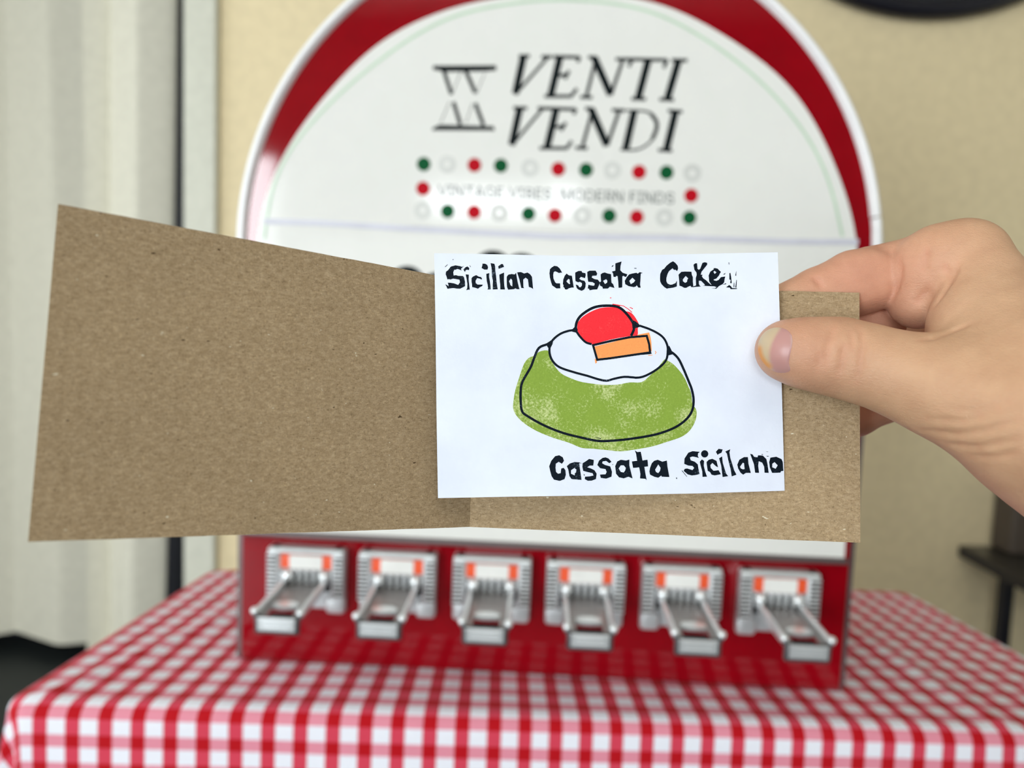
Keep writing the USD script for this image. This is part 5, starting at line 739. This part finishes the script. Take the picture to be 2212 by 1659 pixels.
def sweep(pts, ry, rx):
    """Sweeps an ellipse (ry across the face, rx out of it) along points (x, z) in mm on the machine's rim."""
    p = np.array(pts, float); t = np.gradient(p, axis=0); t /= np.linalg.norm(t, axis=1, keepdims=True)
    nrm = np.stack([t[:, 1], -t[:, 0]], 1)
    k = 14; a = np.arange(k) * 2 * np.pi / k
    v = np.zeros((len(p), k, 3))
    v[..., 0] = p[:, None, 0] + nrm[:, None, 0] * ry * np.cos(a)
    v[..., 2] = p[:, None, 1] + nrm[:, None, 1] * ry * np.cos(a)
    v[..., 1] = -rx * np.sin(a)[None] + 1
    n = len(p)
    i, j = np.meshgrid(np.arange(n - 1), np.arange(k), indexing='ij')
    q = np.stack([i * k + j, i * k + (j + 1) % k, (i + 1) * k + (j + 1) % k, (i + 1) * k + j], -1).reshape(-1, 4)
    f = np.vstack([q[:, [0, 1, 2]], q[:, [0, 2, 3]]])
    v = np.vstack([v.reshape(-1, 3), [p[0, 0], 1, p[0, 1]], [p[-1, 0], 1, p[-1, 1]]])
    cap = [[n * k, (b + 1) % k, b] for b in range(k)] + [[n * k + 1, (n - 1) * k + b, (n - 1) * k + (b + 1) % k] for b in range(k)]
    m = trimesh.Trimesh(v / 1000, np.vstack([f, cap]), process=False)
    trimesh.repair.fix_normals(m)
    return m


main = [(CX - 226.4, z) for z in np.linspace(215, CZ_ - 2, 12)] + [(CX - 226.4 * math.cos(a), CZ_ + 226.4 * math.sin(a)) for a in np.linspace(0, math.pi - .155, 110)]
obj('edge_moulding', sweep(main, 4.3, 8.), M['white_trim'], vm, 'white vinyl edging around the arch')
mid = [(CX - 226.7 * math.cos(a), CZ_ + 226.7 * math.sin(a)) for a in np.linspace(math.pi - .150, math.pi - .062, 12)]
wob = sweep(mid, 4.2, 7.6)
wob.vertices += .0008 * (meshkit.fbm(np.array(wob.vertices) * 160, 3, 2)[:, None] - .5)
obj('edge_moulding', wob, M['white_trim'], vm, 'short crinkled piece of the white edging')
obj('edge_moulding', sweep([(CX + 226.8, z) for z in np.linspace(212, CZ_ + 11, 14)], 4.0, 7.4), M['white_trim'], vm, 'straight lower piece of the white edging')

obj('emblem', face(rings(D['emblem'], 1), 4.2, .2), M['print_black'], vm, 'black twenty numeral emblem')
obj('lettering', face(rings(D['venti'], 1), 4.2, .2), M['print_black'], vm, 'black word VENTI')
obj('lettering', face(rings(D['vendi'], 1), 4.2, .2), M['print_black'], vm, 'black word VENDI')
for c, x, z in D['dots']:
    if c == 'W':
        obj('dot', face(Point(x, z).buffer(6.2, 16).difference(Point(x, z).buffer(2.4, 12)), 4.2, .2), M['print_pale'], vm, 'white dot ringed in pale grey')
    else:
        obj('dot', face(Point(x, z).buffer(4.9, 14), 4.2, .2), M['print_green' if c == 'G' else 'print_red'], vm, 'green dot' if c == 'G' else 'red dot')
tag0, tag1 = D['tag']
tm = meshkit.text_mesh('VINTAGE VIBES  MODERN FINDS', .0078, .0002)
tl = tm.bounds[1][0] - tm.bounds[0][0]
tm.apply_translation((-tm.bounds[0][0], 0, 0)); tm.apply_scale((np.hypot(tag1[0] - tag0[0], tag1[1] - tag0[1]) / 1000 / tl, 1, 1))
obj('tagline', frame(tm, (tag0[0] / 1000, -.0042, tag0[1] / 1000 - .0006), (1, 0, 0), (0, 0, 1), (0, -1, 0)), M['print_grey'], vm, 'small grey tagline between the rows of dots')
big = unary_union([Point(x, z).buffer(r, 20).difference(Point(x, z).buffer(r - 5, 20)) for (x, z), r in zip(D['big'], (13, 15, 15, 15))])
obj('display_lettering', face(big, 4., .2), M['print_black'], vm, 'tops of large black letters')


def coin_mechanism(u):
    """Push-in coin slide: ribbed cast housing (the part itself) with its price plate, comb, pull-out slide and front block as sub-parts. Local mm, top centre of the housing at u, 91."""
    Z = 91.0

    def b(x0, x1, f0, f1, z0, z1, r=1.2):
        return rbox((u + x0) / 1000, (u + x1) / 1000, -f1 / 1000, -f0 / 1000, (Z + z0) / 1000, (Z + z1) / 1000, r / 1000, 8)

    hs = [b(-28.6, -18.5, 2, 14, -37, 0, 2.5), b(18.5, 28.6, 2, 14, -37, 0, 2.5), b(-28.6, 28.6, 2, 14, -4.5, 0, 2), b(-28.4, 28.4, 2, 6, -48, 0, 2), b(-28.6, -14, 2, 10.5, -50, -36, 3), b(14, 28.6, 2, 10.5, -50, -36, 3)]
    h = obj('coin_mechanism', trimesh.util.concatenate(hs), M['cast'], vm, smooth=40)
    ribs = []
    for sx in (-1, 1):
        x = sx * 24.6
        obj('rib_shade', b(x - 3.4, x + 3.4, 13.5, 14.15, -36, -3.6, .3), M['dark_slot'], h, 'dark strip put in as shade between the ribs')  # dark strip deepens the gaps: shade between the ribs put into colour
        obj('ribs', trimesh.util.concatenate([b(x - 3.9, x + 3.9, 13.2, 15.6, -5.4 - k * 3.1, -3.6 - k * 3.1, .7) for k in range(11)]), M['cast'], h, 'row of cast ribs')
    obj('price_plate', b(-19.5, 19.5, 6, 12.6, -15.5, -4.6, 1), M['orange'], h, 'orange plate')
    obj('price_label', frame(slab(sbox((u - 11) / 1000, (Z - 14) / 1000, (u + 11) / 1000, (Z - 6.2) / 1000).buffer(.0012), .0006), (0, -.0126, 0), (1, 0, 0), (0, 0, 1), (0, -1, 0)), M['white_plate'], h, 'white rounded label on the orange plate')
    obj('slot_back', b(-19, 19, 5.9, 7.2, -34, -15.4, .4), M['dark_slot'], h, 'dark recess')
    obj('comb', trimesh.util.concatenate([b(x - 1.5, x + 1.5, 7, 12.5, -27, -15.6, 1.2) for x in np.linspace(-15.5, 15.5, 7)] + [b(-19, 19, 7, 9, -18.5, -15.6, .6)]), M['steel'], h, 'comb of steel fingers')
    L = 74.
    zt = -24.5                                            # top of the slide
    obj('slide_plate', trimesh.util.concatenate([b(-14, 14, 6, L - 14, zt - 4, zt - 2.4, .5), b(-14, -9, L - 15, L - 2, zt - 4, zt - 2.4, .5), b(9, 14, L - 15, L - 2, zt - 4, zt - 2.4, .5)]), M['cast_dark'], h, 'flat coin slide')
    obj('coin_slot', b(-9.2, 9.2, L - 14.5, L - 2.2, zt - 7, zt - 5.4, .5), M['dark_slot'], h, 'dark coin opening')
    tabm = trimesh.creation.cylinder(.0086, .0022, sections=28); tabm.apply_scale((1, .62, 1)); tabm.apply_translation((u / 1000, -(L - 17.) / 1000, (Z + zt - 1.4) / 1000))
    obj('coin_tab', tabm, M['steel'], h)
    for sx in (-1, 1):
        obj('slide_rail', trimesh.util.concatenate([tube([((u + sx * 14.8) / 1000, -.008, (Z + zt + .8) / 1000), ((u + sx * 14.8) / 1000, -(L - 1) / 1000, (Z + zt - .4) / 1000)], .0019, 12), b(sx * 14.8 - 1.2, sx * 14.8 + 1.2, 8, L - 1, zt - 4.5, zt + .4, .5)]), M['steel'], h)
    for sx in (-1, 1):
        kn = trimesh.creation.icosphere(2, .0046); kn.apply_scale((1, .8, .9)); kn.apply_translation(((u + sx * 13.6) / 1000, -.0135, (Z - 20.5) / 1000))
        obj('knuckle', kn, M['steel'], h)
        kn = trimesh.creation.icosphere(2, .0028); kn.apply_translation(((u + sx * 15.2) / 1000, -(L - .5) / 1000, (Z + zt + .6) / 1000))
        obj('rail_stud', kn, M['steel'], h)
    fb = [b(-15.2, 15.2, L - 2.4, L + 2.2, zt - 14.5, zt - 1.8, 2.2), b(-17, -13, L - 4, L + 1.4, zt - 4, zt + 2, 1.8), b(13, 17, L - 4, L + 1.4, zt - 4, zt + 2, 1.8)]
    blk = obj('front_block', trimesh.util.concatenate(fb), M['block_dark'], h, 'rounded push block')
    obj('raised_plate', trimesh.util.concatenate([b(-12.4, 12.4, L + 2.1, L + 2.9, zt - 11.5, zt - 2.4, .4)] + [b(-9.5, 9.5, L + 2.7, L + 3.3, zt - 4.9 - 2.4 * k, zt - 3.7 - 2.4 * k, .3) for k in range(3)]), M['steel'], h, 'raised bright plate on the push block')


for u in (51.9, 119.5, 189.2, 257.7, 327.4, 397.6):
    coin_mechanism(u)

# ------------------------------------------------------------------ the folded brown card
KP = np.array([[-0.00976, 0.20046, 0.96335], [-0.00996, 0.21209, 1.02781], [-0.09018, 0.14252, 0.97356], [-0.09038, 0.15415, 1.03802], [0.09141, 0.19539, 0.96458], [0.09121, 0.20702, 1.02904]])


def board(a, b, c, d, away, nu=36, nv=24, t=.00055, bow=0., seed=0):
    """A sheet between corners a (foot of the fold), b (foot of the free edge), c (top of the free edge), d (top of the fold), slightly bowed, its edges a little rough."""
    U, V = np.meshgrid(np.linspace(0, 1, nu), np.linspace(0, 1, nv), indexing='ij')
    p = (1 - U)[..., None] * ((1 - V)[..., None] * a + V[..., None] * d) + U[..., None] * ((1 - V)[..., None] * b + V[..., None] * c)
    p = p + away * (bow * np.sin(np.pi * U) * 1.0)[..., None]
    rough = .00012 * (meshkit.fbm(np.stack([U * 60, V * 60, 0 * U + seed], -1), 3, seed) - .5)
    edge = (V == 0) | (V == 1)
    p[..., 2] += np.where(edge, rough, 0)
    n = nu * nv
    front, back = p.reshape(-1, 3), p.reshape(-1, 3) + away * t
    idx = np.arange(n).reshape(nu, nv)
    q = np.stack([idx[:-1, :-1], idx[1:, :-1], idx[1:, 1:], idx[:-1, 1:]], -1).reshape(-1, 4)
    rim = np.concatenate([idx[:, 0], idx[-1, 1:], idx[-2::-1, -1], idx[0, -2:0:-1]])
    rq = np.stack([rim, np.roll(rim, -1), np.roll(rim, -1) + n, rim + n], 1)
    m = trimesh.Trimesh(*meshkit.arrays((np.vstack([front, back]), np.vstack([q, q[:, ::-1] + n, rq[:, ::-1]])))[:2], process=False)
    trimesh.repair.fix_normals(m)
    return m


nR = np.cross(KP[4] - KP[0], KP[1] - KP[0]); nR /= np.linalg.norm(nR); nR *= -np.sign(nR[1])
nL = np.cross(KP[2] - KP[0], KP[1] - KP[0]); nL /= np.linalg.norm(nL); nL *= -np.sign(nL[1])
fold = np.array([0., 0, 0])
kc = thing('folded_card', 'open brown kraft card held upright behind the white print', 'folded card', (0, 0, 0))
obj('cover_flap', board(KP[0] - fold, KP[2], KP[3], KP[1] - fold, -nL, seed=1), M['kraft'], kc, smooth=30)
obj('back_flap', board(KP[0] + fold, KP[4], KP[5], KP[1] + fold, -nR, seed=2), M['kraft'], kc, smooth=30)

# ------------------------------------------------------------------ the white card with its block print
cO, cX, cZ, cN = [np.array(v) for v in D['card_frame']]
pc = thing('print_card', 'white card block-printed with a green cake and two lines of black lettering', 'print', (0, 0, 0))
on_card = lambda g, h, t: frame(slab(g, t), cO + cN * h, cX, cZ, cN)
sheet = Polygon(np.array(D['card']) * .001)
obj('sheet', on_card(sheet, -.00035, .00035), M['paper'], pc, smooth=30)
I = D['ink']
obj('green_print', on_card(rings(I['green']), .00001, .00002), M['green_ink'], pc, 'mottled green cake side', smooth=False)
obj('orange_print', on_card(rings(I['orange']), .00001, .00002), M['orange_ink'], pc, 'orange candied peel strip', smooth=False)
obj('red_print', on_card(rings(I['red']), .00003, .00002), M['red_ink'], pc, 'red cherry', smooth=False)
obj('outline_print', on_card(rings(I['outline']), .00005, .00002), M['black_ink'], pc, 'black outline of the cake', smooth=False)
for k, lb in (('sicilian', 'black word Sicilian'), ('cassata', 'black word Cassata in the upper line'), ('cake', 'black word Cake'), ('cassata_below', 'black word Cassata in the lower line'), ('sicilana', 'black word Sicilana')):
    obj('lettering', on_card(rings(I[k]), .00005, .00002), M['black_ink'], pc, lb, smooth=False)

# ------------------------------------------------------------------ the hand
def hand_field(N):
    """Signed distance of the hand at points (n, 3): every bone a tapered capsule, bones of one finger melted together, fingers melted into the palm."""
    def cap(p, a, b):
        a, b = np.array(a), np.array(b)
        pa, ba = p - a[:3], b[:3] - a[:3]
        h = np.clip(pa @ ba / max(ba @ ba, 1e-12), 0, 1)
        return np.linalg.norm(pa - h[:, None] * ba, axis=1) - (a[3] + (b[3] - a[3]) * h)

    def smin(a, b, k):
        h = np.maximum(k - np.abs(a - b), 0) / k
        return np.minimum(a, b) - h * h * k / 4

    def chain(p, pts, k):
        d = cap(p, pts[0], pts[1])
        for a, b in zip(pts[1:-1], pts[2:]):
            d = smin(d, cap(p, a, b), k)
        return d

    def f(p):
        palm = None
        for c in N["palm"]:
            d = chain(p, c, .006)
            palm = d if palm is None else smin(palm, d, .009)
        (cp, cn), (kp, kn) = N["card_plane"], N["kraft_plane"]
        th = chain(p, N["thumb"], .005)
        th = -smin(-th, (p - np.array(cp)) @ np.array(cn) - .0004, .002)
        d = smin(palm, th, .007)
        ix = chain(p, N["index"], .0012)
        ix = -smin(-ix, -((p - np.array(kp)) @ np.array(kn)) - .0009, .002)
        ixp = chain(p, N["index_base"], .004)
        back = chain(p, N["index_back"], .002)
        d = smin(d, smin(smin(ix, ixp, .0009), back, .0016), .0022)
        for name in ("middle", "ring", "little"):
            g = chain(p, N[name], .0015)
            g = -smin(-g, -((p - np.array(kp)) @ np.array(kn)) - .0009, .002)
            d = smin(d, g, .0012)
        for pts, amp, wide in N.get("creases", ()):
            q = np.array(pts)
            best, taper, m = np.full(len(p), 1.), np.zeros(len(p)), len(q) - 1
            for i, (a, b) in enumerate(zip(q[:-1], q[1:])):
                pa, ba = p - a, b - a
                h = np.clip(pa @ ba / (ba @ ba), 0, 1)
                dist = np.linalg.norm(pa - h[:, None] * ba, axis=1)
                t = (i + h) / m
                taper = np.where(dist < best, np.minimum(1, 3.5 * np.minimum(t, 1 - t) + .15), taper)
                best = np.minimum(best, dist)
            d = d + amp * taper * np.exp(-(best / wide) ** 2)
        return d
    return f


def surface_net(f, xs, ys, zs):
    """A smooth mesh of the zero level of f on a grid with uneven steps (naive surface nets)."""
    X, Y, Z = np.meshgrid(xs, ys, zs, indexing="ij")
    shape = X.shape
    pts = np.stack([X.ravel(), Y.ravel(), Z.ravel()], 1)
    B = 5                                                # blocks whose middle is far from the surface are filled with the middle's value
    blk = [np.arange(len(a)) // B for a in (xs, ys, zs)]
    lo = [np.array([a[b == i].min() for i in range(b[-1] + 1)]) for a, b in zip((xs, ys, zs), blk)]
    hi = [np.array([a[b == i].max() for i in range(b[-1] + 1)]) for a, b in zip((xs, ys, zs), blk)]
    mid = np.stack(np.meshgrid(*[(a + b) / 2 for a, b in zip(lo, hi)], indexing="ij"), -1)
    half = np.linalg.norm(np.stack(np.meshgrid(*[(b - a) / 2 for a, b in zip(lo, hi)], indexing="ij"), -1), axis=-1)
    coarse = f(mid.reshape(-1, 3)).reshape(half.shape)
    v = coarse[np.ix_(*blk)]
    near = (np.abs(coarse) < half * 1.4 + .006)[np.ix_(*blk)]
    todo = np.flatnonzero(near.ravel())
    flat = v.ravel().copy()
    for i in range(0, len(todo), 200000):
        flat[todo[i:i + 200000]] = f(pts[todo[i:i + 200000]])
    v = flat.reshape(shape)
    pts = pts.reshape(*shape, 3)
    corners = [(a, b, c) for a in (0, 1) for b in (0, 1) for c in (0, 1)]
    n = np.array(shape) - 1
    cut = lambda A, o: A[o[0]:o[0] + n[0], o[1]:o[1] + n[1], o[2]:o[2] + n[2]]
    acc, cnt = np.zeros((*n, 3)), np.zeros(n)
    for i, a in enumerate(corners):
        for b in corners[i + 1:]:
            if sum(abs(np.subtract(a, b))) != 1:
                continue
            va, vb = cut(v, a), cut(v, b)
            m = (va < 0) != (vb < 0)
            t = np.where(m, va / np.where(m, va - vb, 1), 0)
            acc += np.where(m[..., None], cut(pts, a) * (1 - t[..., None]) + cut(pts, b) * t[..., None], 0)
            cnt += m
    has = cnt > 0
    idx = np.full(n, -1)
    idx[has] = np.arange(has.sum())
    verts = acc[has] / cnt[has][:, None]
    quads = []
    for ax in range(3):
        o = [0, 0, 0]
        o[ax] = 1
        s0 = [slice(1, n[k]) if k != ax else slice(0, n[k]) for k in range(3)]
        A = v[s0[0], s0[1], s0[2]]
        s1 = [slice(s.start + o[k], s.stop + o[k]) for k, s in enumerate(s0)]
        B = v[s1[0], s1[1], s1[2]]
        where = np.argwhere((A < 0) != (B < 0))
        inside = (A < 0)[tuple(where.T)]
        base = where + np.array([s.start for s in s0])
        e1, e2 = [np.eye(3, dtype=int)[(ax + k) % 3] for k in (1, 2)]
        q = np.stack([idx[tuple((base - s).T)] for s in (0 * e1, e1, e1 + e2, e2)], 1)
        q[~inside] = q[~inside][:, ::-1]
        quads.append(q)
    q = np.vstack(quads)
    q = q[(q >= 0).all(1)]
    return verts, np.vstack([q[:, [0, 1, 2]], q[:, [0, 2, 3]]])


N = D['hand']
field = hand_field(N)
fine = .00055
grow = np.concatenate([fine * 1.13 ** np.arange(1, 18), np.full(80, .005)])


def axis(a, b, lo, hi):
    """Grid values: fine from a to b, then growing steps out to lo and hi."""
    up, dn = b + np.cumsum(grow), a - np.cumsum(grow)
    return np.concatenate([dn[dn > lo][::-1], np.arange(a, b + fine / 2, fine), up[up < hi]])


gx, gy, gz = axis(.058, .142, .05, .42), axis(.150, .252, -.05, .262), axis(.955, 1.066, .75, 1.08)
hv, hf = surface_net(field, gx, gy, gz)
hm = trimesh.Trimesh(hv, hf, process=False)
trimesh.smoothing.filter_taubin(hm, lamb=.5, nu=.53, iterations=1)
moved = np.linalg.norm(np.array(hm.vertices) - hv, axis=1) > .0012
hm.vertices = np.where(moved[:, None], hv, np.array(hm.vertices))
hv = np.array(hm.vertices)
# complexion: pinker at the fingertips, knuckles and folds
base, pink, pale = np.array(S(202, 160, 126)), np.array(S(204, 145, 120)), np.array(S(208, 171, 138))
tint = np.tile(base, (len(hv), 1))


def blush(c, r, col, w):
    g = w * np.exp(-(np.linalg.norm(hv - np.array(c[:3]), axis=1) / r) ** 2)
    tint[:] = tint * (1 - g[:, None]) + col * g[:, None]


blush(N['thumb'][0], .014, pink, .6)
blush(N['thumb'][1], .012, pink, .2)
blush(N['index'][2], .018, pink, .85)
blush(N['index'][1], .014, pink, .6)
blush(N['index_base'][0], .016, pink, .7)
blush(N['middle'][2], .016, pink, .7)
blush(N['little'][1], .02, pink, .8)
blush(N['ring'][1], .02, pink, .8)
blush(N['palm'][5][0], .018, pale, .6)
for pts, amp, wide in N['creases']:
    for q in pts:
        blush(q, .0011, np.array(S(206, 138, 112)), .12 * min(1, amp / .0005))
hand = obj('person', (hv, np.array(hm.faces)), M['skin'], smooth=True, tint=tint)
note(hand, 'hand of a person pinching the brown and white cards, thumb in front', 'person')
# thumb nail
NA = D['nail']
p, d = np.array(NA['p']), np.array(NA['d'])
n, R = NA['n'], NA['rings']
k = np.concatenate([[0], np.repeat(np.arange(1, R + 1), n)]) / R
lift = .00034 * np.sqrt(np.clip(1 - k ** 3, 0, 1)) - .00012
top_ = p + d * lift[:, None]
faces = [[0, 1 + j, 1 + (j + 1) % n] for j in range(n)]
for r in range(R - 1):
    a0, b0 = 1 + r * n, 1 + (r + 1) * n
    for j in range(n):
        j2 = (j + 1) % n
        faces += [[a0 + j, b0 + j, b0 + j2], [a0 + j, b0 + j2, a0 + j2]]
low_ = p - d * .0006
m_ = len(p)
rim0 = 1 + (R - 1) * n
side = []
for j in range(n):
    j2 = (j + 1) % n
    side += [[rim0 + j, rim0 + m_ + j, rim0 + m_ + j2], [rim0 + j, rim0 + m_ + j2, rim0 + j2]]
allf = np.vstack([faces, np.array(faces)[:, ::-1] + m_, side])
nm = trimesh.Trimesh(np.vstack([top_, low_]), allf, process=False)
trimesh.repair.fix_normals(nm)
# along: 0 at the cuticle (right), 1 at the free edge (left)
vx = np.array(nm.vertices)
al = (vx[:, 0].max() - vx[:, 0]) / np.ptp(vx[:, 0]); ht = (vx[:, 2] - vx[:, 2].min()) / np.ptp(vx[:, 2])
bed, tip, stain, glare = [np.array(S(*c)) for c in ((198, 142, 136), (208, 178, 146), (226, 142, 62), (214, 182, 170))]
# the free edge is pale and curves round the bed
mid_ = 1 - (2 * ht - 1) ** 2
free = np.clip((al - (.76 - 1.4 * (ht - .45) ** 2)) / .10 + .5, 0, 1)
tn = bed * (1 - free[:, None]) + tip * free[:, None]
kk = np.concatenate([k, k])
st = np.clip((kk - .62) / .2, 0, 1) * np.clip((al - .55) / .15, 0, 1) * np.clip((.62 - ht) / .10, 0, 1)
tn = tn * (1 - st[:, None]) + stain * st[:, None]
glare_w = np.clip((.17 - al) / .06, 0, 1) * np.clip(mid_ * 2 - .6, 0, 1) * .6  # window glare near the cuticle, painted into the nail colour
tn = tn * (1 - glare_w[:, None]) + glare * glare_w[:, None]
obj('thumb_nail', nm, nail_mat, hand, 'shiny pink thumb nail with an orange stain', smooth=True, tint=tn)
